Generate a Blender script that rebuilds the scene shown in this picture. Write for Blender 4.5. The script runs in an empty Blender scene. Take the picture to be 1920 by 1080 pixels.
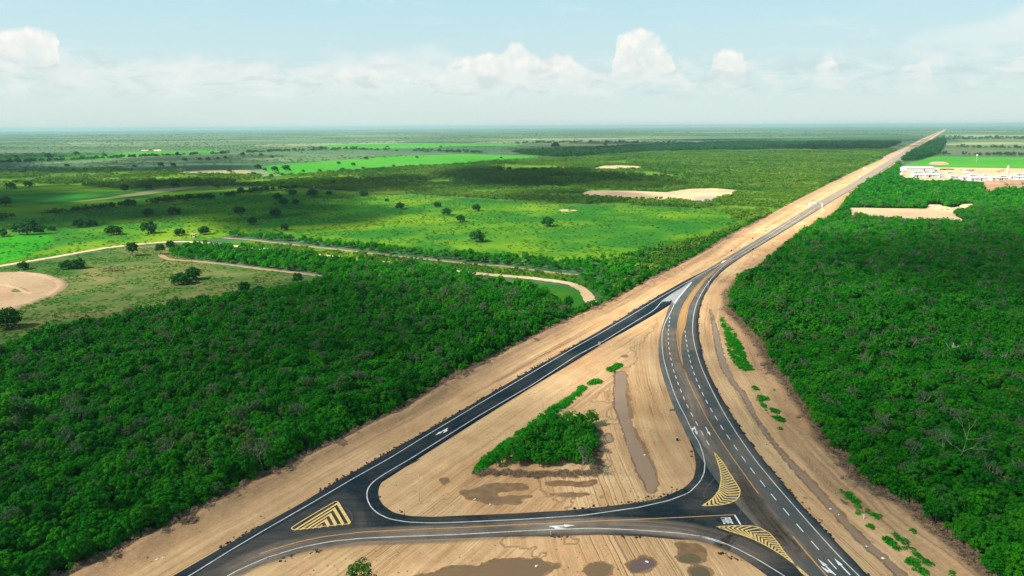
import bpy, bmesh, math, random
import numpy as np
from mathutils import Vector, Matrix

rng = np.random.default_rng(7)
random.seed(7)
sc = bpy.context.scene
R = math.radians

# ------------------------------------------------------------------ camera
CAM_H, PITCH, ROLL, F = 90.0, R(13.3), R(-0.3), 1280.0
cam_d = bpy.data.cameras.new('camera')
cam_d.sensor_width = 36.0
cam_d.lens = 24.0
cam_d.clip_start = 1.0
cam_d.clip_end = 400000.0
cam = bpy.data.objects.new('camera', cam_d)
sc.collection.objects.link(cam)
cam.matrix_world = Matrix.Translation((0, 0, CAM_H)) @ Matrix.Rotation(R(90) - PITCH, 4, 'X') @ Matrix.Rotation(ROLL, 4, 'Z')
sc.camera = cam

# ------------------------------------------------------------------ world, sun, exposure
SUN_EL = R(43)
SUN_XY = np.array([-0.955, -0.30]); SUN_XY /= np.linalg.norm(SUN_XY)
SUN_DIR = np.array([SUN_XY[0] * math.cos(SUN_EL), SUN_XY[1] * math.cos(SUN_EL), math.sin(SUN_EL)])
world = bpy.data.worlds.new('World')
sc.world = world
world.use_nodes = True
wn, wl = world.node_tree.nodes, world.node_tree.links
wn.clear()
w_out = wn.new('ShaderNodeOutputWorld')
w_bg = wn.new('ShaderNodeBackground')
w_bg.inputs['Strength'].default_value = 0.0565
sky = wn.new('ShaderNodeTexSky')
sky.sky_type = 'NISHITA'
sky.sun_disc = False
sky.sun_elevation = SUN_EL
sky.sun_rotation = math.atan2(SUN_XY[0], SUN_XY[1])
sky.air_density = 1.0
sky.dust_density = 0.35
sky.ozone_density = 1.0
def w_node(t, **kw):
    n_ = wn.new(t)
    for k, v in kw.items(): setattr(n_, k, v)
    return n_
def w_math(op, a, b=0.0, c=None, clamp=False):
    n_ = w_node('ShaderNodeMath', operation=op); n_.use_clamp = clamp
    for s_, v in zip(n_.inputs, (a, b, c)):
        if v is None: continue
        if hasattr(v, 'is_output'): wl.new(v, s_)
        else: s_.default_value = v
    return n_.outputs[0]
def w_range(v, a, b, c=0.0, d=1.0, sm=True):
    n_ = w_node('ShaderNodeMapRange'); wl.new(v, n_.inputs['Value'])
    if sm: n_.interpolation_type = 'SMOOTHSTEP'
    for k, x in (('From Min', a), ('From Max', b), ('To Min', c), ('To Max', d)): n_.inputs[k].default_value = x
    return n_.outputs[0]
def w_mix(f, a, b, mode='MIX'):
    n_ = w_node('ShaderNodeMix', data_type='RGBA', blend_type=mode)
    for s_, v in ((n_.inputs[0], f), (n_.inputs[6], a), (n_.inputs[7], b)):
        if hasattr(v, 'is_output'): wl.new(v, s_)
        else: s_.default_value = v if not isinstance(v, tuple) else (*v, 1)
    return n_.outputs[2]
def w_noise(vec, sc_, detail=6, rough=.55, dist=0.0, seed=(0, 0, 0), st=(1, 1, 1)):
    m_ = w_node('ShaderNodeMapping'); wl.new(vec, m_.inputs[0]); m_.inputs['Location'].default_value = seed; m_.inputs['Scale'].default_value = st
    n_ = w_node('ShaderNodeTexNoise'); wl.new(m_.outputs[0], n_.inputs['Vector'])
    n_.inputs['Scale'].default_value = sc_; n_.inputs['Detail'].default_value = detail; n_.inputs['Roughness'].default_value = rough; n_.inputs['Distortion'].default_value = dist
    return n_.outputs['Fac']
def sky_uv(px, py):
    """photo pixel -> compass bearing and elevation of that sky direction (in 1/1280 rad)"""
    a, b_ = (px - 960.) / F, (540. - py) / F
    c_, s_ = math.cos(ROLL), math.sin(ROLL); a, b_ = a * c_ - b_ * s_, a * s_ + b_ * c_
    d = np.array([a, math.cos(PITCH) + b_ * math.sin(PITCH), -math.sin(PITCH) + b_ * math.cos(PITCH)]); d /= np.linalg.norm(d)
    return math.atan2(d[0], d[1]) * 1280, math.asin(d[2]) * 1280
tc = w_node('ShaderNodeTexCoord')
sp = w_node('ShaderNodeSeparateXYZ'); wl.new(tc.outputs['Generated'], sp.inputs[0])
az = w_math('MULTIPLY', w_math('ARCTAN2', sp.outputs['X'], sp.outputs['Y']), 1280.0)
ev = w_math('MULTIPLY', w_math('ARCSINE', sp.outputs['Z']), 1280.0)
cv = w_node('ShaderNodeCombineXYZ'); wl.new(az, cv.inputs[0]); wl.new(ev, cv.inputs[1])
uv_ = cv.outputs[0]
# clear air: pale cyan, whiter toward the horizon
haze_col = w_mix(w_range(ev, 0, 330), (4.5, 5.3, 5.2), (2.95, 5.05, 5.75))
base = w_mix(w_range(ev, 60, 900, .94, .25), sky.outputs[0], haze_col)
def skyline(pts, lo=-1000., hi=1000., top=400.):
    fc = w_node('ShaderNodeFloatCurve'); c_ = fc.mapping.curves[0]
    q, last = [], -1.0
    for x, y in pts:
        a_, e_ = sky_uv(x, y); a_ = max((a_ - lo) / (hi - lo), last + .0012); last = a_
        q.append((a_, max(0.0, e_) / top))
    c_.points[0].location = (0, 0); c_.points[1].location = (1, 0)
    for x, y in [(q[0][0] - .012, 0.0)] + q + [(q[-1][0] + .012, 0.0)]:
        if 0 < x < 1: c_.points.new(x, y)
    for p_ in c_.points: p_.handle_type = 'VECTOR'
    fc.mapping.use_clip = True; fc.mapping.update()
    return fc, lo, hi, top
def layer(pts, amp, nscale, soft, base_px, base_soft, seed, lobes=0.6):
    """cloud bank under a skyline: warped by billowing noise, fading toward its base"""
    n1 = w_noise(uv_, nscale, 4, .55, .2, seed, (1, 1.15, 1))
    n2 = w_noise(uv_, nscale * .9, 5, .55, .2, (seed[0] + 511, seed[1] + 93, 0), (1, 1.15, 1))
    vor = w_node('ShaderNodeTexVoronoi', feature='SMOOTH_F1'); wl.new(uv_, vor.inputs['Vector']); vor.inputs['Scale'].default_value = nscale * 1.5; vor.inputs['Smoothness'].default_value = .35
    bil = w_math('SUBTRACT', .55, vor.outputs['Distance'])
    u2 = w_math('MULTIPLY_ADD', w_math('SUBTRACT', n1, .5), amp * 2.2, az)
    fc, lo, hi, top = skyline(pts)
    wl.new(w_math('DIVIDE', w_math('SUBTRACT', u2, lo), hi - lo), fc.inputs['Value'])
    T = w_math('MULTIPLY', fc.outputs[0], top)
    D = w_math('SUBTRACT', T, ev)
    D = w_math('MULTIPLY_ADD', w_math('SUBTRACT', n2, .5), amp * 1.8, D)
    D = w_math('MULTIPLY_ADD', bil, amp * lobes, D)
    a_ = w_range(D, 0, soft)
    bv = sky_uv(960, base_px)[1]
    e2 = w_math('MULTIPLY_ADD', w_math('SUBTRACT', n1, .5), 26.0, ev)
    a_ = w_math('MULTIPLY', a_, w_range(e2, bv - base_soft, bv + base_soft))
    return a_, n2, bil, D
# high thin veils
va, vn_, _b, _d = layer([(96, 190), (104, 80), (150, 98), (240, 110), (330, 100), (430, 96), (500, 112), (535, 128), (560, 112), (640, 98), (740, 82), (800, 77), (870, 90), (960, 112), (1050, 120), (1120, 150)], 16, .018, 26, 168, 34, (3, 8, 0))
col = w_mix(w_math('MULTIPLY', va, w_range(vn_, .25, .7, .40, .90)), base, (5.5, 5.85, 5.7))
va2, vn2, _b, _d = layer([(1640, 125), (1700, 60), (1760, 42), (1810, 28), (1850, 14), (1930, -10), (2060, -40), (2300, 20)], 20, .012, 34, 105, 44, (43, 18, 0))
col = w_mix(w_math('MULTIPLY', va2, w_range(vn2, .25, .7, .45, .95)), col, (5.5, 5.9, 5.75))
# broken wisps
wn_ = w_noise(uv_, .011, 5, .6, .6, (9, 4, 0), (.55, 2.6, 1))
wf_ = w_math('MULTIPLY', w_range(wn_, .52, .78, 0, .45), w_range(ev, 20, 80))
col = w_mix(wf_, col, (5.2, 5.75, 5.7))
# heaped clouds
ca, cn, cb, cd = layer([(-190, 62), (0, 50), (60, 50), (103, 55), (112, 120), (132, 236),
                        (622, 236), (630, 140), (655, 123), (690, 118), (714, 132), (722, 150), (738, 158), (760, 143), (785, 141), (800, 160), (814, 158), (822, 132), (850, 110), (880, 98), (915, 96), (945, 92), (960, 78), (970, 75), (985, 82), (1000, 95), (1012, 108), (1025, 98), (1045, 92), (1062, 96),
                        (1082, 112), (1102, 122), (1126, 132), (1146, 148), (1151, 80), (1165, 57), (1190, 48), (1215, 53), (1234, 66), (1246, 80), (1262, 96), (1266, 128), (1282, 142), (1302, 152), (1318, 160), (1326, 150), (1334, 100), (1355, 88), (1376, 87), (1394, 97), (1402, 130), (1408, 236),
                        (1512, 236), (1518, 124), (1540, 107), (1560, 100), (1574, 112), (1580, 236), (1660, 236), (1690, 132), (1722, 108), (1746, 114), (1754, 236), (1850, 236), (1880, 122), (1910, 106), (2000, 108), (2100, 236)], 10.5, .036, 13, 158, 24, (71, 33, 0), 1.0)
lit = w_math('ADD', w_math('MULTIPLY', w_range(cn, .36, .62), .5), w_math('MULTIPLY', w_range(cb, -.05, .35), .35))
lit = w_math('ADD', lit, w_range(cd, 0, 60, .25, .0))
lit = w_math('MULTIPLY', lit, w_range(ev, 70, 120, .55, 1.0))
col = w_mix(w_math('MULTIPLY', ca, w_range(ev, 60, 110, .70, .97)), col, w_mix(lit, (5.0, 5.5, 5.4), (6.5, 6.35, 6.0)))
# thin low line of fair weather clouds above the horizon haze
ln = w_noise(uv_, .030, 5, .62, .5, (19, 61, 0), (.55, 1.6, 1))
band = w_math('MULTIPLY', w_range(ev, 38, 62), w_range(ev, 84, 135, 1, 0))
col = w_mix(w_math('MULTIPLY', w_range(ln, .49, .65, 0, .62), band), col, (5.6, 5.85, 5.65))
col = w_mix(w_math('MULTIPLY', w_range(ln, .49, .36, 0, .45), band), col, (3.7, 4.5, 4.6))
wl.new(col, w_bg.inputs['Color'])
wl.new(w_bg.outputs[0], w_out.inputs['Surface'])

sun_d = bpy.data.lights.new('sun', 'SUN')
sun_d.energy = 5.0
sun_d.angle = R(0.55)
sun_d.color = (1.0, 0.94, 0.84)
sun = bpy.data.objects.new('sun', sun_d)
sc.collection.objects.link(sun)
sun.rotation_euler = Vector(SUN_DIR).to_track_quat('Z', 'Y').to_euler()
sun.location = (-400, -100, 500)

sc.view_settings.view_transform = 'Standard'
sc.view_settings.look = 'None'
sc.view_settings.exposure = 1.45
sc.view_settings.gamma = 1.0
sc.view_settings.use_curve_mapping = False
cy = sc.cycles
cy.max_bounces = 6; cy.diffuse_bounces = 2; cy.glossy_bounces = 2
cy.transmission_bounces = 3; cy.volume_bounces = 0; cy.transparent_max_bounces = 40
cy.caustics_reflective = False; cy.caustics_refractive = False
cy.use_denoising = True
cy.use_fast_gi = False

# ------------------------------------------------------------------ pixel <-> ground
_c, _s = math.cos(ROLL), math.sin(ROLL)
_cp, _sp = math.cos(PITCH), math.sin(PITCH)

def P(pts, z=0.0):
    """photo pixels (1920x1080) -> points of the plane at height z"""
    p = np.asarray(pts, float).reshape(-1, 2)
    a = (p[:, 0] - 960.) / F; b = (540. - p[:, 1]) / F
    a, b = a * _c - b * _s, a * _s + b * _c
    d = np.stack([a, _cp + b * _sp, -_sp + b * _cp], 1)
    d[:, 2] = np.minimum(d[:, 2], -0.0016)
    t = (z - CAM_H) / d[:, 2]
    return np.stack([d[:, 0] * t, d[:, 1] * t, np.full(len(p), z)], 1)

def proj(q):
    q = np.asarray(q, float)
    x, y, z = q[:, 0], q[:, 1], q[:, 2] - CAM_H
    zc = y * _cp - z * _sp
    yc = y * _sp + z * _cp
    zc = np.where(zc < 1e-3, 1e-3, zc)
    a, b = x / zc, yc / zc
    a, b = a * _c + b * _s, -a * _s + b * _c
    return 960 + a * F, 540 - b * F

def Z(ox, oy, s, pts):
    """coordinates read in an enlarged crop -> photo pixels"""
    p = np.asarray(pts, float).reshape(-1, 2)
    return np.stack([ox + p[:, 0] / s, oy + p[:, 1] / s], 1)

r1 = lambda *p: Z(300, 860, 3.4286, p)
r2 = lambda *p: Z(860, 860, 3.4286, p)
r3 = lambda *p: Z(1300, 780, 3.6, p)
r4 = lambda *p: Z(1080, 480, 3.6, p)
r5 = lambda *p: Z(1360, 280, 3.4286, p)
r6 = lambda *p: Z(1440, 230, 4.0, p)
r7 = lambda *p: Z(860, 640, 3.177, p)
ra = lambda *p: Z(0, 220, 3.0, p)
rb = lambda *p: Z(600, 220, 3.0, p)
rc = lambda *p: Z(0, 380, 3.6, p)
rk = lambda *p: Z(1660, 285, 7.385, p)
cat = lambda *a: np.concatenate([np.asarray(x, float).reshape(-1, 2) for x in a])

def smooth(pts, step=5.0, sigma=12.0, closed=False):
    p = np.asarray(pts, float)
    if closed: p = np.vstack([p, p[:1]])
    seg = np.linalg.norm(np.diff(p, axis=0), axis=1)
    s = np.concatenate([[0], np.cumsum(seg)])
    n = max(8, int(s[-1] / step))
    t = np.linspace(0, s[-1], n, endpoint=not closed)
    q = np.stack([np.interp(t, s, p[:, 0]), np.interp(t, s, p[:, 1])], 1)
    k = max(1, int(3 * sigma / step))
    w = np.exp(-0.5 * (np.arange(-k, k + 1) * step / sigma) ** 2); w /= w.sum()
    if closed:
        reps = int(math.ceil(k / n)) + 1
        e = np.vstack([q] * (2 * reps + 1))
        o = np.stack([np.convolve(e[:, i], w, 'same') for i in (0, 1)], 1)
        return o[reps * n:(reps + 1) * n]
    k = min(k, n - 1)
    pre = 2 * q[0] - q[k:0:-1]; post = 2 * q[-1] - q[-2:-k - 2:-1]
    e = np.vstack([pre, q, post])
    return np.stack([np.convolve(e[:, i], w, 'same') for i in (0, 1)], 1)[k:k + n]

def resample(g, step):
    seg = np.linalg.norm(np.diff(g[:, :2], axis=0), axis=1)
    s = np.concatenate([[0], np.cumsum(seg)])
    n = max(2, int(round(s[-1] / step)) + 1)
    t = np.linspace(0, s[-1], n)
    return np.stack([np.interp(t, s, g[:, i]) for i in range(g.shape[1])], 1), t

def pip(poly, x, y):
    poly = np.asarray(poly)[:, :2]
    ins = np.zeros(x.shape, bool)
    bb = (x >= poly[:, 0].min()) & (x <= poly[:, 0].max()) & (y >= poly[:, 1].min()) & (y <= poly[:, 1].max())
    xs, ys = x[bb], y[bb]
    r = np.zeros(xs.shape, bool)
    for (x0, y0), (x1, y1) in zip(poly, np.roll(poly, -1, 0)):
        if y0 == y1: continue
        c = ((y0 > ys) != (y1 > ys)) & (xs < (x1 - x0) * (ys - y0) / (y1 - y0) + x0)
        r ^= c
    ins[bb] = r
    return ins

def sdist(poly, x, y, far=60.0):
    """signed distance (positive inside), clamped at +-far"""
    poly = np.asarray(poly)[:, :2]
    far = float(far); d = np.full(x.shape, -far)
    bb = (x >= poly[:, 0].min() - far) & (x <= poly[:, 0].max() + far) & (y >= poly[:, 1].min() - far) & (y <= poly[:, 1].max() + far)
    xs, ys = x[bb], y[bb]
    m = np.full(xs.shape, far)
    for (x0, y0), (x1, y1) in zip(poly, np.roll(poly, -1, 0)):
        ex, ey = x1 - x0, y1 - y0
        L = ex * ex + ey * ey + 1e-12
        t = np.clip(((xs - x0) * ex + (ys - y0) * ey) / L, 0, 1)
        m = np.minimum(m, np.hypot(xs - x0 - t * ex, ys - y0 - t * ey))
    d[bb] = np.where(pip(poly, xs, ys), m, -m)
    return d

def vnoise(x, y, seed=0):
    """cheap smooth value noise in numpy, 0..1"""
    xi, yi = np.floor(x).astype(np.int64), np.floor(y).astype(np.int64)
    fx, fy = x - xi, y - yi
    fx, fy = fx * fx * (3 - 2 * fx), fy * fy * (3 - 2 * fy)
    def h(a, b):
        n = (a * 374761393 + b * 668265263 + seed * 974634777) & 0xFFFFFFFF
        n = ((n ^ (n >> 13)) * 1274126177) & 0xFFFFFFFF
        return ((n ^ (n >> 16)) & 0xFFFF) / 65535.0
    return (h(xi, yi) * (1 - fx) + h(xi + 1, yi) * fx) * (1 - fy) + (h(xi, yi + 1) * (1 - fx) + h(xi + 1, yi + 1) * fx) * fy

def fbm(x, y, seed=0, o=4):
    v, a, t = 0, 1.0, 0
    for i in range(o):
        v = v + a * vnoise(x * 2 ** i, y * 2 ** i, seed + i * 17); t += a; a *= 0.5
    return v / t

# ------------------------------------------------------------------ objects
def link(o, parent=None):
    sc.collection.objects.link(o)
    if parent is not None: o.parent = parent
    return o

def tag(o, label=None, category=None, group=None, kind=None):
    if label: o['label'] = label
    if category: o['category'] = category
    if group: o['group'] = group
    if kind: o['kind'] = kind
    return o

def empty(name, loc=(0, 0, 0), rz=0.0):
    o = bpy.data.objects.new(name, None)
    o.empty_display_size = 0.5
    o.location = loc; o.rotation_euler = (0, 0, rz)
    return link(o)

def mesh_np(name, v, faces, mats=(), mi=None, smooth_shade=False, uv=None):
    """faces: (n,k) array"""
    v = np.asarray(v, np.float32); f = np.asarray(faces, np.int32)
    me = bpy.data.meshes.new(name)
    n, k = f.shape
    me.vertices.add(len(v)); me.vertices.foreach_set('co', v.ravel())
    me.loops.add(n * k); me.loops.foreach_set('vertex_index', f.ravel())
    me.polygons.add(n)
    me.polygons.foreach_set('loop_start', np.arange(0, n * k, k, dtype=np.int32))
    me.polygons.foreach_set('loop_total', np.full(n, k, np.int32))
    for m in mats: me.materials.append(m)
    if mi is not None: me.polygons.foreach_set('material_index', np.asarray(mi, np.int32))
    if smooth_shade: me.polygons.foreach_set('use_smooth', np.ones(n, bool))
    if uv is not None:
        l = me.uv_layers.new(name='uv')
        l.data.foreach_set('uv', np.asarray(uv, np.float32)[f.ravel()].ravel())
    me.update(calc_edges=True)
    return me

def attr(me, name, vals, typ='FLOAT'):
    a = me.attributes.new(name, typ, 'POINT')
    if typ == 'FLOAT': a.data.foreach_set('value', np.asarray(vals, np.float32))
    elif typ == 'INT': a.data.foreach_set('value', np.asarray(vals, np.int32))
    else: a.data.foreach_set('vector', np.asarray(vals, np.float32).ravel())

def obj(name, me, parent=None, loc=None, rz=None):
    o = bpy.data.objects.new(name, me)
    if loc is not None: o.location = loc
    if rz is not None: o.rotation_euler = (0, 0, rz)
    return link(o, parent)

class MB:
    """collects boxes, tubes and prisms for ONE mesh"""
    def __init__(self): self.bm = bmesh.new()
    def box(self, c, s, rz=0, rx=0, ry=0, bevel=0.0):
        r = bmesh.ops.create_cube(self.bm, size=1.0)
        M = Matrix.Translation(c) @ Matrix.Rotation(rz, 4, 'Z') @ Matrix.Rotation(ry, 4, 'Y') @ Matrix.Rotation(rx, 4, 'X') @ Matrix.Diagonal((*s, 1))
        bmesh.ops.transform(self.bm, matrix=M, verts=r['verts'])
        if bevel:
            es = list({e for v in r['verts'] for e in v.link_edges})
            bmesh.ops.bevel(self.bm, geom=es, offset=bevel, segments=2, affect='EDGES')
        return self
    def tube(self, a, b, ra_, rb_=None, n=8, cap=True):
        a, b = Vector(a), Vector(b); rb_ = ra_ if rb_ is None else rb_
        d = b - a
        r = bmesh.ops.create_cone(self.bm, cap_ends=cap, segments=n, radius1=ra_, radius2=rb_, depth=d.length)
        M = Matrix.Translation((a + b) / 2) @ d.to_track_quat('Z', 'Y').to_matrix().to_4x4()
        bmesh.ops.transform(self.bm, matrix=M, verts=r['verts'])
        return self
    def prism(self, poly, y0, y1, axis='Y'):
        """poly in XZ extruded along y (axis Y) or poly in XY extruded along z (axis Z)"""
        mk = (lambda p, h: (p[0], h, p[1])) if axis == 'Y' else (lambda p, h: (p[0], p[1], h))
        a = [self.bm.verts.new(mk(p, y0)) for p in poly]
        b = [self.bm.verts.new(mk(p, y1)) for p in poly]
        self.bm.faces.new(a); self.bm.faces.new(b[::-1])
        for i in range(len(poly)):
            j = (i + 1) % len(poly)
            self.bm.faces.new((a[i], b[i], b[j], a[j]))
        return self
    def ball(self, c, r, s=(1, 1, 1), sub=2):
        q = bmesh.ops.create_icosphere(self.bm, subdivisions=sub, radius=r)
        bmesh.ops.transform(self.bm, matrix=Matrix.Translation(c) @ Matrix.Diagonal((*s, 1)), verts=q['verts'])
        return self
    def build(self, name, mat, parent=None, loc=None, rz=None, shade=False):
        bmesh.ops.recalc_face_normals(self.bm, faces=self.bm.faces)
        me = bpy.data.meshes.new(name); self.bm.to_mesh(me); self.bm.free()
        me.materials.append(mat)
        if shade: me.polygons.foreach_set('use_smooth', np.ones(len(me.polygons), bool))
        return obj(name, me, parent, loc, rz)

# ------------------------------------------------------------------ materials
def new_mat(name):
    m = bpy.data.materials.new(name); m.use_nodes = True
    nt = m.node_tree; nt.nodes.clear()
    out = nt.nodes.new('ShaderNodeOutputMaterial')
    b = nt.nodes.new('ShaderNodeBsdfPrincipled')
    b.inputs['Specular IOR Level'].default_value = 0.25
    nt.links.new(b.outputs[0], out.inputs['Surface'])
    return m, nt, b, out

class N:
    """small node helper"""
    def __init__(self, nt): self.nt = nt
    def node(self, t, **kw):
        n = self.nt.nodes.new(t)
        for k, v in kw.items(): setattr(n, k, v)
        return n
    def lk(self, a, b): self.nt.links.new(a, b)
    def put(self, sock, v):
        if hasattr(v, 'is_output'): self.lk(v, sock)
        else: sock.default_value = v
    def pos(self): return self.node('ShaderNodeNewGeometry').outputs['Position']
    def objco(self): return self.node('ShaderNodeTexCoord').outputs['Object']
    def at(self, name, vec=False):
        n = self.node('ShaderNodeAttribute', attribute_name=name)
        return n.outputs['Vector'] if vec else n.outputs['Fac']
    def mapping(self, v, scale=(1, 1, 1), loc=(0, 0, 0), rot=(0, 0, 0)):
        n = self.node('ShaderNodeMapping'); self.lk(v, n.inputs['Vector'])
        n.inputs['Scale'].default_value = scale; n.inputs['Location'].default_value = loc; n.inputs['Rotation'].default_value = rot
        return n.outputs[0]
    def noise(self, v, scale=1.0, detail=4, rough=0.55, dist=0.0):
        n = self.node('ShaderNodeTexNoise'); self.lk(v, n.inputs['Vector'])
        n.inputs['Scale'].default_value = scale; n.inputs['Detail'].default_value = detail
        n.inputs['Roughness'].default_value = rough; n.inputs['Distortion'].default_value = dist
        return n.outputs['Fac']
    def vor(self, v, scale=1.0, out='Color'):
        n = self.node('ShaderNodeTexVoronoi'); self.lk(v, n.inputs['Vector']); n.inputs['Scale'].default_value = scale
        return n.outputs[out]
    def math(self, op, a, b=0.0, clamp=False):
        n = self.node('ShaderNodeMath', operation=op); n.use_clamp = clamp
        self.put(n.inputs[0], a); self.put(n.inputs[1], b)
        return n.outputs[0]
    def rng(self, v, a, b, c=0.0, d=1.0, sm=False):
        n = self.node('ShaderNodeMapRange'); self.put(n.inputs['Value'], v)
        if sm: n.interpolation_type = 'SMOOTHSTEP'
        for k, x in (('From Min', a), ('From Max', b), ('To Min', c), ('To Max', d)): n.inputs[k].default_value = x
        return n.outputs[0]
    def mix(self, f, a, b, mode='MIX'):
        n = self.node('ShaderNodeMix', data_type='RGBA', blend_type=mode)
        self.put(n.inputs[0], f)
        for s, v in ((n.inputs[6], a), (n.inputs[7], b)):
            self.put(s, v if hasattr(v, 'is_output') else (*v[:3], 1))
        return n.outputs[2]
    def ramp(self, f, stops):
        n = self.node('ShaderNodeValToRGB'); self.lk(f, n.inputs[0])
        e = n.color_ramp.elements
        while len(e) < len(stops): e.new(0.5)
        for x, (p, c) in zip(e, stops): x.position = p; x.color = (*c[:3], 1)
        return n.outputs[0]
    def bump(self, h, strength=0.5, dist=0.2):
        n = self.node('ShaderNodeBump'); self.lk(h, n.inputs['Height'])
        n.inputs['Strength'].default_value = strength; n.inputs['Distance'].default_value = dist
        return n.outputs[0]

def simple(name, col, rough=0.7, var=0.25, scale=1.5, metal=0.0, spec=0.25, col2=None):
    m, nt, b, _ = new_mat(name); n = N(nt)
    f = n.noise(n.objco(), scale, 5, 0.6)
    c2 = col2 or tuple(x * (1 - var) for x in col)
    nt.links.new(n.mix(n.rng(f, 0.35, 0.7), col, c2), b.inputs['Base Color'])
    b.inputs['Roughness'].default_value = rough; b.inputs['Metallic'].default_value = metal
    b.inputs['Specular IOR Level'].default_value = spec
    return m

def leaf_mat(name, stops, transl=0.25, patch=0.012, patch_amt=0.5, fine=0.35):
    """leaf colour differs from plant to plant (object random) and over the land"""
    m, nt, b, out = new_mat(name); n = N(nt)
    rnd = n.node('ShaderNodeObjectInfo').outputs['Random']
    pn = n.noise(n.pos(), patch, 3, 0.5)
    f = n.math('ADD', n.math('MULTIPLY', rnd, 1 - patch_amt), n.math('MULTIPLY', n.rng(pn, 0.3, 0.7), patch_amt), True)
    col = n.ramp(f, stops)
    fn = n.noise(n.pos(), 0.9, 3, 0.6)
    col = n.mix(n.rng(fn, 0.3, 0.7, 0, fine), col, n.mix(1.0, col, (1.9, 1.6, 1.3), 'MULTIPLY'))
    nt.links.new(col, b.inputs['Base Color'])
    b.inputs['Roughness'].default_value = 0.55
    b.inputs['Specular IOR Level'].default_value = 0.03
    t = n.node('ShaderNodeBsdfTranslucent'); n.lk(n.mix(1.0, col, (1.3, 1.3, 0.8), 'MULTIPLY'), t.inputs['Color'])
    ms = n.node('ShaderNodeMixShader'); ms.inputs[0].default_value = transl
    n.lk(b.outputs[0], ms.inputs[1]); n.lk(t.outputs[0], ms.inputs[2]); n.lk(ms.outputs[0], out.inputs['Surface'])
    return m

M = {}
def paint(name, col, col2, wear, under=(0.045, 0.046, 0.044)):
    m, nt, b, _ = new_mat(name); n = N(nt); p = n.pos()
    c = n.mix(n.rng(n.noise(p, 0.5, 4, .6), .35, .65), col, col2)
    c = n.mix(n.math('MULTIPLY', n.rng(n.noise(p, 2.4, 5, .7), .50, .66), n.rng(n.noise(p, .09, 3, .5), .38, .62, wear * .35, wear)), c, under)
    n.lk(c, b.inputs['Base Color']); b.inputs['Roughness'].default_value = .7
    return m
M['leaf'] = leaf_mat('forest_leaf', transl=.28, patch=.02, patch_amt=.30, fine=.25, stops=[(0.0, (0.0044, 0.0792, 0.0056)), (0.25, (0.0083, 0.1298, 0.0044)), (0.5, (0.0143, 0.1738, 0.0044)),
                                     (0.70, (0.0319, 0.2090, 0.0052)), (0.84, (0.0198, 0.1595, 0.0128)), (0.90, (0.0620, 0.1350, 0.0300)), (1.0, (0.0950, 0.1650, 0.0220))])
M['leaf_copse'] = leaf_mat('copse_leaf', [(0.0, (0.0072, 0.1050, 0.0070)), (0.4, (0.0144, 0.1628, 0.0065)), (0.8, (0.0330, 0.2152, 0.0080)), (1.0, (0.0540, 0.2100, 0.0150))], 0.28, 0.02, 0.3, 0.25)
M['leaf_bush'] = leaf_mat('scrub_leaf', [(0.0, (0.0127, 0.0778, 0.0120)), (0.35, (0.0374, 0.1274, 0.0126)), (0.65, (0.0850, 0.1782, 0.0162)), (1.0, (0.1275, 0.1836, 0.0270))],
                          0.25, 0.005, 0.55)
M['leaf_dark'] = leaf_mat('pasture_tree_leaf', [(0.0, (0.0060, 0.0500, 0.0108)), (0.6, (0.0096, 0.0750, 0.0120)), (1.0, (0.0192, 0.0950, 0.0144))], 0.25)
M['leaf_grey'] = leaf_mat('sparse_leaf', [(0.0, (0.035, 0.100, 0.035)), (0.6, (0.060, 0.120, 0.042)), (1.0, (0.10, 0.14, 0.06))], 0.25)
M['leaf_weed'] = leaf_mat('weed_leaf', [(0.0, (0.0096, 0.1700, 0.0070)), (0.6, (0.0180, 0.2500, 0.0100)), (1.0, (0.0420, 0.2700, 0.0150))], 0.3, 0.05)
M['grass_blade'] = leaf_mat('grass_blade', [(0.0, (0.0150, 0.0935, 0.0090)), (0.5, (0.0338, 0.1320, 0.0110)), (1.0, (0.0750, 0.1595, 0.0175))], 0.3, 0.008, 0.6)
M['bark'] = simple('bark', (0.16, 0.12, 0.085), 0.9, 0.45, 2.0)
M['bark_pale'] = simple('pale_bark', (0.27, 0.28, 0.19), 0.85, 0.4, 1.2)
M['bark_white'] = simple('white_bark', (0.55, 0.53, 0.40), 0.85, 0.35, 1.2)
M['dry_stick'] = simple('dry_branch', (0.22, 0.155, 0.095), 0.9, 0.5, 1.3, col2=(0.38, 0.28, 0.17))
M['dry_leaf'] = simple('dry_leaf', (0.15, 0.098, 0.058), 0.9, 0.4, 1.1, col2=(0.24, 0.16, 0.09))
M['white_paint'] = paint('white_road_paint', (0.74, 0.75, 0.72), (0.60, 0.60, 0.56), .45)
M['line_paint'] = paint('worn_white_line_paint', (0.60, 0.60, 0.56), (0.42, 0.41, 0.37), .7)
M['yellow_paint'] = paint('yellow_road_paint', (0.76, 0.50, 0.13), (0.62, 0.42, 0.15), .6)
M['yellow_line'] = paint('worn_yellow_line_paint', (0.55, 0.27, 0.06), (0.40, 0.25, 0.11), .7)
M['ochre'] = simple('ochre_median_paint', (0.36, 0.19, 0.045), 0.8, 0.2, 0.35, col2=(0.33, 0.20, 0.075))
M['gore'] = paint('pale_painted_gore', (0.29, 0.31, 0.30), (0.21, 0.225, 0.22), .4)
M['white_metal'] = simple('white_painted_metal', (0.80, 0.80, 0.78), 0.45, 0.1, 0.5)
M['grey_metal'] = simple('grey_metal', (0.45, 0.47, 0.48), 0.5, 0.2, 0.7)
M['roof_grey'] = simple('grey_sheet_roof', (0.50, 0.53, 0.55), 0.45, 0.2, 0.15)
M['roof_white'] = simple('white_sheet_roof', (0.52, 0.53, 0.53), 0.45, 0.12, 0.15)
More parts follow.
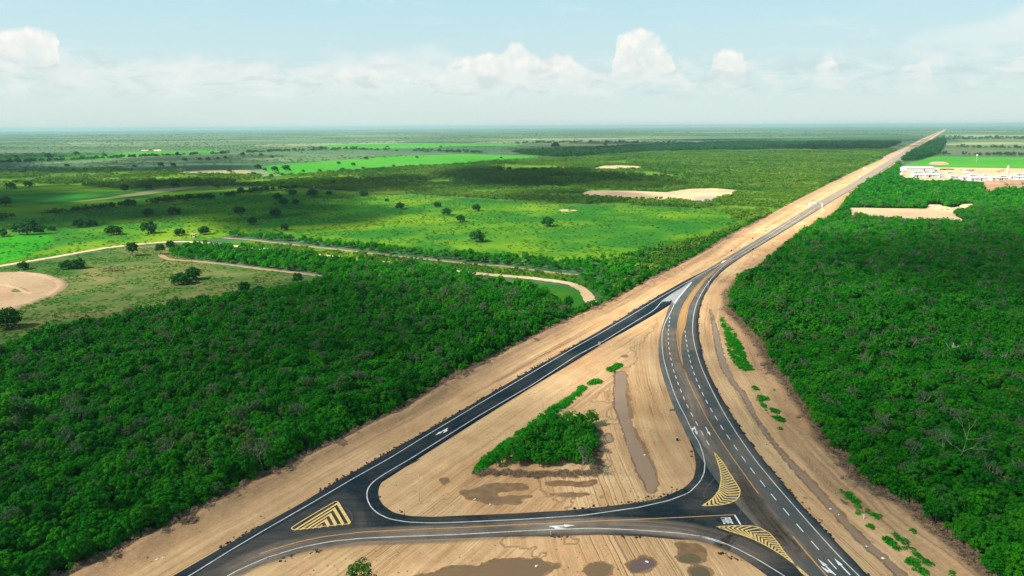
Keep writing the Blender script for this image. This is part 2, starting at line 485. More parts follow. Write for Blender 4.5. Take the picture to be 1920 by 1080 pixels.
M['wall_white'] = simple('white_wall', (0.50, 0.49, 0.46), 0.7, 0.12, 0.3)
M['dark_open'] = simple('dark_doorway', (0.03, 0.03, 0.03), 0.9, 0.3)
M['glass'] = simple('dark_glass', (0.04, 0.05, 0.06), 0.15, 0.2, spec=0.5)
M['tyre'] = simple('tyre_rubber', (0.03, 0.03, 0.03), 0.85, 0.3)
M['rust'] = simple('rusty_orange_steel', (0.42, 0.16, 0.05), 0.7, 0.3)
M['green_sign'] = simple('green_sign_face', (0.02, 0.20, 0.09), 0.5, 0.15)
M['brown_sign'] = simple('brown_sign_back', (0.16, 0.07, 0.045), 0.7, 0.25)
M['black_metal'] = simple('black_metal', (0.04, 0.035, 0.03), 0.7, 0.3)
M['wood'] = simple('weathered_stake', (0.17, 0.12, 0.08), 0.9, 0.4)
M['concrete'] = simple('pinkish_concrete', (0.62, 0.50, 0.42), 0.8, 0.2, 0.3)
M['rubble'] = simple('asphalt_rubble', (0.022, 0.020, 0.020), 0.9, 0.4)
M['clod'] = simple('soil_clod', (0.33, 0.22, 0.12), 0.95, 0.35, 1.0, col2=(0.16, 0.10, 0.06))
M['hide_tan'] = simple('tan_hide', (0.45, 0.22, 0.08), 0.8, 0.2)
M['hide_white'] = simple('white_hide', (0.72, 0.68, 0.60), 0.8, 0.1)

def asphalt(name, dark, light, dust, dust_amt, far_dust=False):
    m, nt, b, _ = new_mat(name); n = N(nt)
    p = n.pos()
    uv = n.node('ShaderNodeUVMap').outputs[0]
    st = n.noise(n.mapping(uv, (0.012, 0.75, 1)), 1.0, 4, 0.6)
    bl = n.noise(p, 0.045, 5, 0.62, 0.6)
    fi = n.noise(p, 1.3, 4, 0.7)
    c = n.mix(n.rng(st, 0.3, 0.7), dark, light)
    c = n.mix(n.rng(fi, 0.45, 0.75, 0, 0.35), c, light)
    d = n.math('MULTIPLY', n.rng(bl, 0.42, 0.70), n.rng(st, 0.25, 0.65, 0.5, 1.0))
    c = n.mix(n.math('MULTIPLY', d, dust_amt), c, dust)
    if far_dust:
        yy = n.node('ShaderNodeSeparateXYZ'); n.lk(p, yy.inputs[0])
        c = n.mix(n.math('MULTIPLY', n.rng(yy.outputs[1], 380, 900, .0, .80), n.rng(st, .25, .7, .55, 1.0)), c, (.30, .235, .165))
    sc_ = n.noise(p, 0.35, 2, 0.4, 1.5)
    c = n.mix(n.rng(n.math('ABSOLUTE', n.math('SUBTRACT', sc_, 0.5)), 0.0, 0.012, 0.22, 0.0), c, dust)
    n.lk(c, b.inputs['Base Color'])
    b.inputs['Roughness'].default_value = 0.9; b.inputs['Specular IOR Level'].default_value = .08
    n.lk(n.bump(fi, 0.25, 0.03), b.inputs['Normal'])
    return m
M['asphalt_new'] = asphalt('new_asphalt', (0.003, 0.011, 0.017), (0.008, 0.020, 0.027), (0.11, 0.10, 0.085), 0.28)
M['asphalt_link'] = asphalt('link_asphalt', (0.004, 0.012, 0.017), (0.012, 0.023, 0.028), (0.16, 0.13, 0.10), 0.55)
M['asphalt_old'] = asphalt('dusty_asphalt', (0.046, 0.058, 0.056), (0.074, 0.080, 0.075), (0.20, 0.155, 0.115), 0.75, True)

# muddy water
def water_mat(name, c1, c2, rough):
    m, nt, b, _ = new_mat(name); n = N(nt)
    f = n.noise(n.pos(), 0.09, 4, 0.5)
    n.lk(n.mix(n.rng(f, 0.35, 0.65), c1, c2), b.inputs['Base Color'])
    b.inputs['Roughness'].default_value = rough
    b.inputs['Specular IOR Level'].default_value = 0.12
    n.lk(n.bump(n.noise(n.pos(), 2.2, 3), 0.05, 0.02), b.inputs['Normal'])
    return m
M['water'] = water_mat('muddy_water', (0.26, 0.168, 0.098), (0.235, 0.150, 0.088), 0.22)
M['water_dark'] = water_mat('dark_muddy_water', (0.155, 0.098, 0.048), (0.175, 0.110, 0.055), 0.22)
M['water_violet'] = water_mat('violet_muddy_water', (0.135, 0.085, 0.075), (0.125, 0.085, 0.068), 0.15)
M['water_olive'] = water_mat('olive_muddy_water', (0.125, 0.095, 0.045), (0.11, 0.085, 0.045), 0.12)

def field_mat(name, stops, big=0.006, mid=0.045, fine=0.5, dark=(0.4, 0.5, 0.45), dark_amt=0.5):
    m, nt, b, _ = new_mat(name); n = N(nt); p = n.pos()
    f = n.math('ADD', n.math('MULTIPLY', n.noise(p, big, 4, 0.55, 0.4), 0.65), n.math('MULTIPLY', n.noise(p, mid, 4, 0.6), 0.35))
    c = n.ramp(n.rng(f, 0.32, 0.68), stops)
    g = n.noise(n.mapping(p, (1, 1, 1)), fine, 4, 0.7)
    c = n.mix(n.rng(g, 0.5, 0.72, 0, dark_amt), c, n.mix(1.0, c, dark, 'MULTIPLY'))
    n.lk(c, b.inputs['Base Color']); b.inputs['Roughness'].default_value = 0.95
    b.inputs['Specular IOR Level'].default_value = 0.0
    n.lk(n.bump(g, 0.7, 0.35), b.inputs['Normal'])
    return m
M['pasture'] = field_mat('pasture_grass', [(0.0, (0.0119, 0.0814, 0.0139)), (0.42, (0.0238, 0.1078, 0.0126)), (0.66, (0.0731, 0.1562, 0.0101)), (1.0, (0.1360, 0.2090, 0.0164))], 0.006, 0.018)
M['meadow'] = field_mat('dry_meadow_grass', [(0.0, (0.020, 0.072, 0.016)), (0.35, (0.046, 0.088, 0.022)), (0.6, (0.100, 0.105, 0.036)), (1.0, (0.17, 0.145, 0.062))], 0.012, 0.06, 0.45)
M['crop'] = field_mat('bright_crop', [(0.0, (0.0272, 0.1512, 0.0156)), (0.5, (0.0408, 0.1960, 0.0180)), (1.0, (0.0723, 0.2184, 0.0240))], 0.003, 0.02, 0.15, dark_amt=0.2)
M['lawn'] = field_mat('lush_grass', [(0.0, (0.0144, 0.1375, 0.0084)), (0.5, (0.0240, 0.1760, 0.0096)), (1.0, (0.0480, 0.1815, 0.0132))], 0.010, 0.05, 0.3, dark_amt=0.3)
M['pale_field'] = field_mat('pale_stubble', [(0.0, (0.13, 0.16, 0.06)), (0.5, (0.20, 0.20, 0.09)), (1.0, (0.27, 0.24, 0.13))], 0.004, 0.02, 0.1, dark_amt=0.3)
M['grey_field'] = field_mat('fallow_field', [(0.0, (0.060, 0.090, 0.040)), (0.5, (0.095, 0.105, 0.060)), (1.0, (0.13, 0.12, 0.08))], 0.003, 0.015, 0.08, dark_amt=0.3)
M['scrub_grass'] = field_mat('scrub_grass', [(0.0, (0.0234, 0.0782, 0.0108)), (0.45, (0.0540, 0.1242, 0.0144)), (0.75, (0.1035, 0.1725, 0.0192)), (1.0, (0.1530, 0.2012, 0.0300))], 0.004, 0.02)
M['scrub_floor'] = field_mat('scrub_floor', [(0.0, (0.022, 0.055, 0.020)), (0.5, (0.045, 0.075, 0.028)), (1.0, (0.075, 0.085, 0.038))], 0.004, 0.03, 0.12)

def soil_mat(name, stops, amt=0.5):
    m, nt, b, _ = new_mat(name); n = N(nt); p = n.pos()
    f = n.math('ADD', n.math('MULTIPLY', n.noise(p, 0.02, 5, 0.6, 0.5), 0.6), n.math('MULTIPLY', n.noise(p, 0.4, 4, 0.65), 0.4))
    c = n.ramp(n.rng(f, 0.33, 0.67), stops)
    n.lk(c, b.inputs['Base Color']); b.inputs['Roughness'].default_value = 0.95
    b.inputs['Specular IOR Level'].default_value = 0.05
    n.lk(n.bump(n.noise(p, 0.5, 5, 0.65), 0.6, 0.3), b.inputs['Normal'])
    return m
M['dirt'] = soil_mat('pale_dirt', [(0.0, (0.30, 0.20, 0.11)), (0.5, (0.40, 0.285, 0.165)), (1.0, (0.47, 0.36, 0.22))])
M['dirt_brown'] = soil_mat('brown_dirt', [(0.0, (0.17, 0.105, 0.06)), (0.5, (0.24, 0.155, 0.09)), (1.0, (0.30, 0.20, 0.12))])
M['pit'] = soil_mat('pit_earth', [(0.0, (0.17, 0.118, 0.066)), (0.45, (0.225, 0.158, 0.092)), (0.8, (0.27, 0.195, 0.115)), (1.0, (0.32, 0.24, 0.145))])
M['dirt_grey'] = soil_mat('grey_dirt', [(0.0, (0.22, 0.18, 0.15)), (0.5, (0.27, 0.225, 0.185)), (1.0, (0.32, 0.26, 0.21))])
M['tyre_dust'] = soil_mat('tyre_dust', [(0.0, (0.05, 0.05, 0.048)), (0.5, (0.09, 0.085, 0.075)), (1.0, (0.15, 0.13, 0.11))])
M['dirt_red'] = soil_mat('reddish_dirt', [(0.0, (0.30, 0.17, 0.12)), (0.5, (0.37, 0.22, 0.16)), (1.0, (0.42, 0.28, 0.20))])

# ------------------------------------------------------------------ traced outlines (photo pixels)
COR_L = cat([(1768, 243), (1727, 261), (1685, 281), (1652, 299), (1620, 312.5), (1580, 332.5), (1540, 352.5), (1490, 377.5), (1430, 410), (1360, 446),
             (1308, 480), (1219, 524), (1155, 560), (1126, 573), (1112, 580), (1080, 594), (1040, 612), (1000, 632), (930, 668), (860, 700), (800, 738), (745, 770),
             (690, 797), (640, 822), (560, 862), (470, 905), (380, 952), (280, 1003), (170, 1058), (120, 1083), (-20, 1150), (-260, 1260)])
COR_R = cat([(1775, 243), (1762, 251), (1740, 266), (1702, 290), (1680, 307), (1662, 322), (1635, 337), (1605, 357), (1582, 377), (1564, 405), (1523, 426),
             (1488, 449), (1459, 475), (1443, 488), (1410, 517), (1380, 532), (1362, 557), (1364, 583), (1392, 613), (1424, 647), (1448, 690), (1471, 717),
             (1498, 757), (1530, 800), (1540, 832), (1575, 858), (1614, 905), (1648, 930), (1694, 947), (1737, 975), (1770, 1005), (1812, 1047), (1850, 1085), (1950, 1160), (2100, 1260)])
corridor = P(np.vstack([COR_L, [(400, 1400), (1500, 1400)], COR_R[::-1]]))

HW_L = cat([(1768, 243.3), (1745, 254), (1701, 278), (1672, 297), (1638, 317), (1591, 347), (1547, 371), (1504, 397), (1415, 452), (1366, 481), (1316, 511), (1285, 532), (1262, 560)],
           [(1252, 580), (1243, 608), (1235, 636), (1233.5, 660), (1237, 686), (1244, 711), (1253, 737), (1263, 765), (1275.5, 792), (1291, 822), (1318, 866), (1350, 912), (1392, 960), (1432, 1004), (1470, 1040), (1508, 1083), (1560, 1150), (1640, 1260)])
HW_R = cat([(1770.5, 243.3), (1752, 254), (1715, 278), (1689, 297), (1660, 317), (1614, 347), (1571, 371), (1529, 397), (1440, 452), (1392, 481), (1358, 505), (1335.5, 527), (1319, 555),
            (1310.5, 583), (1308, 610.5), (1310.5, 635.5), (1316, 663), (1324.5, 691), (1338, 719), (1353, 747), (1373, 780), (1393, 811), (1425, 856), (1456, 892), (1494.4, 939),
            (1536, 985), (1578, 1028), (1625, 1078), (1685, 1145), (1790, 1260)])
RA_L = cat([(1330, 503), (1316, 510.6), (1280, 528.6), (1235.6, 553.6), (1163, 598), (1080, 646), (990, 697), (900, 750), (800, 808), (708, 860), (620.8, 910), (562.4, 946), (480.8, 991), (416.6, 1028), (326, 1080), (200, 1150), (20, 1250)])
RA_R = cat([(1345, 512), (1312, 532), (1290, 550), (1255, 572), (1240, 582), (1191, 610.5), (1135.6, 641), (1080, 676), (1000, 724), (900, 786), (790, 856), (730, 895), (650, 945), (560, 1000), (470, 1055), (420, 1085), (330, 1150), (180, 1250)])
LINK = cat([(400, 1055), (480, 1010), (560, 965), (660, 912), (775, 866)], r1((1680, 0), (1560, 62), (1500, 90), (1430, 140), (1400, 190), (1400, 250), (1430, 300), (1500, 350), (1600, 372), (1750, 378)),
           r7((0, 1042), (300, 1030), (650, 1010), (900, 985), (1100, 958), (1200, 938), (1340, 880), (1400, 820), (1415, 740), (1400, 650), (1368, 575)),
           [(1300, 812), (1345, 850), (1395, 910), (1440, 970), (1500, 1035), (1560, 1120)], r3((640, 1190), (500, 1080), (420, 1020), (280, 930), (150, 870), (0, 835)),
           r2((1400, 520), (1200, 500), (900, 488), (600, 497), (300, 502), (0, 512)), r1((1600, 522), (1300, 532), (1050, 570), (900, 602), (700, 662), (560, 718), (470, 754), (330, 830)), [(330, 1130), (300, 1130)])

def dens_lr(L, Rr):
    """smooth the two edges of a strip and pair them up on the ground"""
    a = P(smooth(L, 4, 10), 0); b = P(smooth(Rr, 4, 10), 0)
    def par(g):
        s = np.concatenate([[0], np.cumsum(np.linalg.norm(np.diff(np.log(np.linalg.norm(g[:, :2], axis=1) + 40)[:, None] * 300, axis=0), axis=1) + np.linalg.norm(np.diff(g[:, :2], axis=0), axis=1) * 0.15)])
        t = np.linspace(0, s[-1], 420)
        return np.stack([np.interp(t, s, g[:, i]) for i in range(3)], 1)
    return par(a), par(b)

hwL, hwR = dens_lr(HW_L, HW_R)
raL, raR = dens_lr(RA_L, RA_R)
link_out = P(smooth(LINK, 3, 5, closed=True), 0)
road_polys = [np.vstack([hwL, hwR[::-1]]), np.vstack([raL, raR[::-1]]), link_out]

def blob_out(px, grow=0.0, rough=1.0, freq=0.25, step=3, sigma=4, seed=0, z=0.0):
    """closed traced outline -> ground outline with an irregular edge"""
    g = P(smooth(px, step, sigma, closed=True), z)
    g, _ = resample(np.vstack([g, g[:1]]), max(0.5, np.hypot(g[:, 0], g[:, 1]).mean() * 0.004)); g = g[:-1]
    t = np.roll(g, -1, 0) - np.roll(g, 1, 0); t /= (np.linalg.norm(t, axis=1)[:, None] + 1e-9)
    nrm = np.stack([t[:, 1], -t[:, 0]], 1)
    area = 0.5 * np.sum(g[:, 0] * np.roll(g[:, 1], -1) - np.roll(g[:, 0], -1) * g[:, 1])
    if area < 0: nrm = -nrm
    w = (fbm(g[:, 0] * freq + 13.1, g[:, 1] * freq + seed * 7.7, seed, 3) - 0.5) * 2 * rough
    g[:, :2] += nrm * (w + grow)[:, None]
    return g

# water bodies: outline, material, label
POND = r7((935, 190), (930, 300), (940, 400), (985, 530), (1020, 640), (1060, 750), (1110, 830), (1132, 900), (1165, 895), (1185, 865), (1185, 840), (1150, 740), (1100, 660), (1050, 560), (1010, 450), (990, 330), (1000, 200), (985, 175), (955, 175))
DITCH = cat(r4((905, 360), (920, 410), (945, 520), (970, 650), (1000, 750), (1050, 840), (1130, 930), (1185, 1040)), r3((420, 10), (500, 130), (600, 250), (680, 340), (760, 420), (850, 520), (940, 620), (1020, 710), (1100, 800), (1200, 890), (1300, 970), (1400, 1070), (1500, 1180)))
DITCH_W = np.interp(np.arange(len(DITCH)), [0, 1, 2, 4, 6, 7, 8, 10, 12, 14, 16, 20], [0.3, 0.5, 1.6, 1.8, 1.0, 0.8, 0.3, 0.7, 1.8, 1.5, 1.5, 1.4])
def ditch_outline():
    g = P(DITCH); s = np.linspace(0, len(g) - 1, 220)
    q = np.stack([np.interp(s, np.arange(len(g)), g[:, i]) for i in range(3)], 1)
    k = np.ones(9) / 9
    for i in (0, 1): q[4:-4, i] = np.convolve(q[:, i], k, 'valid')
    w = np.interp(s, np.arange(len(g)), DITCH_W) * (0.75 + 0.5 * fbm(s * 1.7, s * 0, 5, 3))
    t = np.gradient(q[:, :2], axis=0); t /= np.linalg.norm(t, axis=1)[:, None]
    n_ = np.stack([t[:, 1], -t[:, 0]], 1) * (w / 2)[:, None]
    a, b = q.copy(), q.copy(); a[:, :2] += n_; b[:, :2] -= n_
    return np.vstack([a, b[::-1]])
WATERS = [
    (blob_out(POND, 0, 0.5, 0.35, seed=1), 'water', 'long narrow pool of tan muddy water beside the triangular copse', 'pool'),
    (ditch_outline(), 'water', 'thin winding ditch of muddy water alongside the curving highway', 'ditch water'),
    (blob_out(r7((878, 548), (905, 545), (913, 590), (900, 606), (880, 582)), 0, .3, .5, seed=2), 'water', 'tiny oval brown puddle just east of the copse', 'puddle'),
    (blob_out(r2((-420, 800), (-200, 740), (0, 690), (70, 684), (130, 700), (200, 662), (300, 646), (500, 646), (560, 662), (600, 685), (660, 682), (650, 692), (590, 706), (520, 754), (300, 820), (-200, 860)), 0, .5, .3, seed=3), 'water_dark', 'large dark brown puddle on the bare ground below the link road', 'puddle'),
    (blob_out(r2((800, 715), (850, 690), (900, 672), (960, 680), (1000, 695), (960, 740), (900, 760), (830, 750)), 0, .5, .4, seed=4), 'water_dark', 'small dark brown puddle between the large puddle and the violet one', 'puddle'),
    (blob_out(r2((1090, 680), (1150, 657), (1180, 628), (1240, 647), (1280, 680), (1220, 700), (1130, 735), (1100, 712)), 0, .5, .4, seed=5), 'water_violet', 'violet tinged puddle with a white scrap lying in it', 'puddle'),
    (blob_out(r2((1405, 635), (1450, 612), (1480, 606), (1520, 613), (1570, 648), (1540, 670), (1470, 668), (1420, 655)), 0, .4, .4, seed=6), 'water_olive', 'olive brown puddle under the eroded bank by the slip road', 'puddle'),
    (blob_out(r2((1490, 707), (1550, 692), (1590, 702), (1620, 740), (1610, 800), (1520, 800), (1508, 745)), 0, .4, .4, seed=7), 'water_olive', 'olive puddle cut by the bottom edge below the eroded bank', 'puddle'),
]
WET = [
    r7((0, 900), (60, 880), (180, 845), (400, 840), (430, 855), (420, 880), (330, 890), (230, 910), (250, 920), (340, 915), (450, 915), (440, 930), (350, 945), (385, 958), (330, 975), (150, 970), (50, 940)),
    r7((495, 845), (620, 825), (700, 835), (830, 825), (830, 838), (760, 870), (650, 872), (540, 862)),
    r7((510, 915), (600, 900), (700, 893), (780, 900), (792, 915), (700, 932), (600, 925)),
    r7((960, 90), (1000, 75), (1020, 88), (990, 102)),
    r7((900, 720), (925, 712), (930, 722), (905, 728)),
    r7((1010, 470), (1060, 530), (1110, 620), (1170, 740), (1190, 830), (1150, 745), (1100, 660), (1050, 560)),
    r7((1000, 190), (1012, 250), (1030, 400), (1050, 480), (1010, 450), (992, 330)),
    r1((1790, 130), (1830, 122), (1870, 130), (1850, 165), (1810, 178)),
    r2((1395, 545), (1420, 530), (1520, 540), (1600, 580), (1590, 660), (1560, 655), (1510, 612), (1450, 610), (1410, 632)),
    r3((975, 540), (1000, 545), (1050, 590), (1060, 615), (1035, 618), (1000, 580)),
]

# ------------------------------------------------------------------ ground: one sheet to the horizon
R_END = 40000.0
rr = np.concatenate([[0, 25, 50, 70, 85, 95], np.geomspace(102, 900, 430), np.geomspace(915, R_END, 170)])
dense = np.radians(np.arange(-50, 50.01, 0.19)); coarse = np.radians(np.arange(54, 306.1, 6.0))
ang = np.concatenate([dense, coarse]); na = len(ang)
gx = (rr[1:, None] * np.sin(ang)[None]).ravel(); gy = (rr[1:, None] * np.cos(ang)[None]).ravel()
gx = np.concatenate([[0], gx]); gy = np.concatenate([[0], gy])
sd_cor = sdist(corridor, gx, gy, 60)
sd_road = np.max([sdist(p, gx, gy, 12) for p in road_polys], axis=0)
near = np.hypot(gx, gy) < 1500
gz = np.zeros_like(gx)
off = np.clip((-sd_road - 0.6) / 4.0, 0, 1)
inside = np.clip(sd_cor / 3.0, 0, 1)
rough_ = (fbm(gx / 4.5, gy / 4.5, 3, 4) - 0.5) * 0.55 + (fbm(gx / 1.6, gy / 1.6, 9, 2) - 0.5) * 0.16
rut = (fbm(sd_cor / 2.3, gx / 60 + gy / 60, 13, 2) - .5) * 1.0 * np.clip(1 - sd_cor / 34, 0, 1)
gz += np.where(near, (rough_ + rut) * off * inside, 0)
berm = np.exp(-((sd_cor - 3.0) / 2.6) ** 2) * (0.4 + 1.1 * fbm(gx / 9, gy / 9, 21, 3)) + 0.35 * np.exp(-((sd_cor - 12.0) / 2.0) ** 2) * fbm(gx / 14, gy / 14, 31, 2)
gz += np.where(near, berm * off, 0)
groove = -0.45 * np.exp(-((sd_cor - 16.5) / 1.3) ** 2) * (fbm(gx / 25, gy / 25, 41, 2) > 0.40)
gz += np.where(near & (gx < 400), groove * off, 0)
sd_wat = np.full_like(gx, -12.0)
for o_, *_r in WATERS: sd_wat = np.maximum(sd_wat, sdist(o_, gx, gy, 12))
WATER_Z = -0.14
shore = np.clip((sd_wat + 2.2) / 2.2, 0, 1)
gz = np.where(near, gz * (1 - shore) + np.clip(gz, -0.08, 0.1) * shore, gz)
gz = np.where(sd_wat > -1.2, np.minimum(gz, 0.02 - 0.16 * np.clip((sd_wat + 1.2) / 1.2, 0, 1) - 0.45 * np.clip(sd_wat / 1.2, 0, 1)), gz)
gz = np.where(sd_road > -1.0, np.minimum(gz, 0.03), gz)
gz = np.where(sd_cor < -1, -0.05, gz)
sd_wet = np.full_like(gx, -12.0)
for k_, w_ in enumerate(WET): sd_wet = np.maximum(sd_wet, sdist(blob_out(w_, 0, 0.8, 0.35, seed=20 + k_), gx, gy, 12))
sd_wet = np.maximum(sd_wet, sd_wat + 0.75)

# along / across coordinates of the nearest road, for the grader marks in the soil
ramp_c = P(smooth(cat([(1700, 283), (1560, 371), (1516, 397), (1428, 452), (1379, 481), (1316, 516)], (RA_L[3:] + RA_R[4:4 + len(RA_L) - 3][:len(RA_L) - 3]) / 2 if len(RA_R) - 4 >= len(RA_L) - 3 else RA_L[3:]), 6, 20))
hw_c = (hwL[150:] + hwR[150:]) / 2
def nearest_st(lines, x, y):
    best = np.full(x.shape, 1e9); s_ = np.zeros_like(x); t_ = np.zeros_like(x)
    for k, g in enumerate(lines):
        g, _ = resample(g, 14.0)
        acc = k * 977.0; bk = np.full(x.shape, 1e9); sk = np.zeros_like(x); tk = np.zeros_like(x)
        for (x0, y0, _z), (x1, y1, _z1) in zip(g[:-1], g[1:]):
            ex, ey = x1 - x0, y1 - y0; L = math.hypot(ex, ey)
            u = np.clip(((x - x0) * ex + (y - y0) * ey) / L ** 2, 0, 1)
            dx, dy = x - x0 - u * ex, y - y0 - u * ey
            d = np.hypot(dx, dy); m = d < bk
            bk = np.where(m, d, bk); sk = np.where(m, acc + u * L, sk); tk = np.where(m, np.sign(ex * dy - ey * dx) * d + k * 331.0, tk)
            acc += L
        score = bk + (fbm(x / 9, y / 9, 61 + k, 4) - .5) * np.clip(bk - 6, 0, 40) * 1.6   # ragged seam where two sets of grader marks meet
        m = score < best
        best = np.where(m, score, best); s_ = np.where(m, sk, s_); t_ = np.where(m, tk, t_)
    return s_, t_
st = np.zeros((len(gx), 3))
selm = (sd_cor > -20) & (np.hypot(gx, gy) < 2600)
a_, b_ = nearest_st([ramp_c, hw_c], gx[selm], gy[selm])
st[selm, 0], st[selm, 1] = a_, b_
fx_ = ~selm; st[fx_, 0], st[fx_, 1] = gx[fx_], gy[fx_]

idx = np.arange(1, len(gx)).reshape(len(rr) - 1, na)
nx = np.roll(idx, -1, 1)
quads = np.stack([idx[:-1], nx[:-1], nx[1:], idx[1:]], -1).reshape(-1, 4)
tri = np.stack([np.zeros(na, int), idx[0], nx[0], nx[0]], -1)
gv = np.stack([gx, gy, gz], 1)

m, nt, b, _ = new_mat('ground_soil_and_scrub'); n = N(nt); p = n.pos()
stv = n.at('st', True)
edge = n.math('MULTIPLY', n.math('SUBTRACT', n.noise(p, 0.35, 4, 0.6), 0.5), 3.0)
sandf = n.rng(n.math('ADD', n.at('sand'), edge), -0.35, 0.35, sm=True)
wetf = n.rng(n.math('ADD', n.at('wet'), n.math('MULTIPLY', edge, 0.9)), -0.15, 0.25, sm=True)
# bare soil: grader streaks along the roads, patches, small crumbs
wob = n.node('ShaderNodeVectorMath', operation='ADD'); n.lk(stv, wob.inputs[0])
wc = n.node('ShaderNodeCombineXYZ'); n.lk(n.math('MULTIPLY', n.math('SUBTRACT', n.noise(p, .03, 3, .5), .5), 2.2), wc.inputs[1]); n.lk(wc.outputs[0], wob.inputs[1])
stv = wob.outputs[0]
s1 = n.noise(n.mapping(stv, (0.013, 0.30, 1)), 1.0, 6, 0.62)
s2 = n.noise(n.mapping(stv, (0.05, 1.3, 1), (7, 3, 0)), 1.0, 4, 0.6, 0.4)
pt = n.noise(p, 0.035, 5, 0.6, 0.6)
fn = n.noise(p, 0.9, 5, 0.7)
mixv = n.math('ADD', n.math('ADD', n.math('MULTIPLY', s1, 0.37), n.math('MULTIPLY', pt, 0.35)), n.math('ADD', n.math('MULTIPLY', s2, 0.18), n.math('MULTIPLY', fn, 0.10)))
soil = n.ramp(n.rng(mixv, 0.37, 0.63), [(0.0, (0.2632, 0.1421, 0.0616)), (0.25, (0.3976, 0.2318, 0.1056)), (0.55, (0.4760, 0.2987, 0.1452)), (0.8, (0.5376, 0.3584, 0.1830)), (1.0, (0.6160, 0.4377, 0.2420))])
pinkn = n.noise(p, 0.011, 3, 0.5)
soil = n.mix(n.rng(pinkn, 0.5, 0.66, 0, 0.45), soil, n.mix(1.0, soil, (1.02, 0.84, 0.74), 'MULTIPLY'))
edgebrown = n.rng(n.math('ADD', n.at('sand'), n.math('MULTIPLY', edge, 2.0)), 3.5, 15.0, 0.80, 0.0, sm=True)
soil = n.mix(edgebrown, soil, n.mix(n.rng(fn, 0.4, 0.6), (0.25, 0.145, 0.072), (0.32, 0.195, 0.10)))
crk = n.math('ABSOLUTE', n.math('SUBTRACT', n.noise(n.mapping(p, (1, 1, 1), (31, 7, 0)), 0.055, 4, 0.7, 1.2), 0.5))
soil = n.mix(n.rng(crk, 0.0, 0.004, 0.16, 0.0), soil, (0.13, 0.085, 0.045))
ruta = n.rng(n.noise(n.mapping(stv, (0.010, 0.05, 1), (5, 2, 0)), 1.0, 3, 0.5), .40, .60)
rut1 = n.noise(n.mapping(stv, (0.006, 1.15, 1), (3, 11, 0)), 1.0, 2, 0.5)
rut2 = n.noise(n.mapping(stv, (0.009, 2.3, 1), (13, 1, 0)), 1.0, 2, 0.5)
rutl = n.math('MULTIPLY', n.math('ADD', n.rng(rut1, .55, .68, 0, .8), n.rng(rut2, .56, .68, 0, .5)), ruta)
soil = n.mix(n.math('MULTIPLY', rutl, .34), soil, (0.24, 0.148, 0.074))
soil = n.mix(n.math('MULTIPLY', n.rng(rut1, .44, .32, 0, .35), ruta), soil, (0.55, 0.42, 0.25))
spk = n.noise(p, 2.6, 2, 0.5)
soil = n.mix(n.rng(spk, 0.68, 0.74, 0, 0.5), soil, (0.14, 0.09, 0.05))
soil = n.mix(n.math('MULTIPLY', n.rng(n.math('MULTIPLY', n.at('furrow'), n.rng(fn, .3, .6, .5, 1.2)), .25, .8), .6), soil, (0.23, 0.140, 0.070))
mud = n.mix(n.rng(n.noise(p, 0.5, 4), 0.4, 0.62), (0.165, 0.092, 0.040), (0.22, 0.130, 0.060))
soil = n.mix(wetf, soil, mud)
# land between: scrub green that varies from field to field, leaf litter under the trees
big = n.noise(n.mapping(p, (0.7, 1.25, 1)), 0.00125, 5, 0.6, 0.5)
cell = n.vor(n.mapping(p, (1.0, 1.5, 1), rot=(0, 0, 0.35)), 0.0011)
cellv = n.node('ShaderNodeSeparateColor'); n.lk(cell, cellv.inputs[0])
med = n.noise(p, 0.012, 5, 0.65)
v = n.math('ADD', n.math('MULTIPLY', big, 0.5), n.math('ADD', n.math('MULTIPLY', cellv.outputs[0], 0.28), n.math('MULTIPLY', med, 0.28)))
land = n.ramp(n.rng(v, 0.34, 0.74), [(0.0, (0.020, 0.060, 0.028)), (0.3, (0.036, 0.086, 0.034)), (0.55, (0.060, 0.112, 0.044)), (0.75, (0.090, 0.142, 0.056)), (0.9, (0.16, 0.18, 0.088)), (1.0, (0.24, 0.23, 0.13))])
dots = n.noise(p, 0.05, 4, 0.75)
land = n.mix(n.rng(dots, 0.50, 0.62, 0, 0.50), land, (0.022, 0.056, 0.026))
litter = n.mix(n.rng(n.noise(p, 0.4, 4), 0.4, 0.6), (0.018, 0.028, 0.010), (0.040, 0.036, 0.018))
land = n.mix(n.rng(n.math('ADD', n.at('wood'), edge), -1.0, 1.0), land, litter)
n.lk(n.mix(sandf, land, soil), b.inputs['Base Color'])
n.lk(n.mix(wetf, (0.95,) * 3, (0.42,) * 3), b.inputs['Roughness'])
b.inputs['Specular IOR Level'].default_value = 0.12
bh = n.math('ADD', n.math('ADD', n.math('MULTIPLY', s1, 0.9), n.math('MULTIPLY', rutl, -.5)), n.math('ADD', n.math('MULTIPLY', s2, 0.35), n.math('MULTIPLY', fn, 0.5)))
bp = n.node('ShaderNodeBump'); n.lk(bh, bp.inputs['Height']); bp.inputs['Distance'].default_value = 0.5
n.lk(n.math('MULTIPLY', sandf, n.math('SUBTRACT', 0.75, n.math('MULTIPLY', wetf, 0.65))), bp.inputs['Strength'])
n.lk(bp.outputs[0], b.inputs['Normal'])
M['ground'] = m

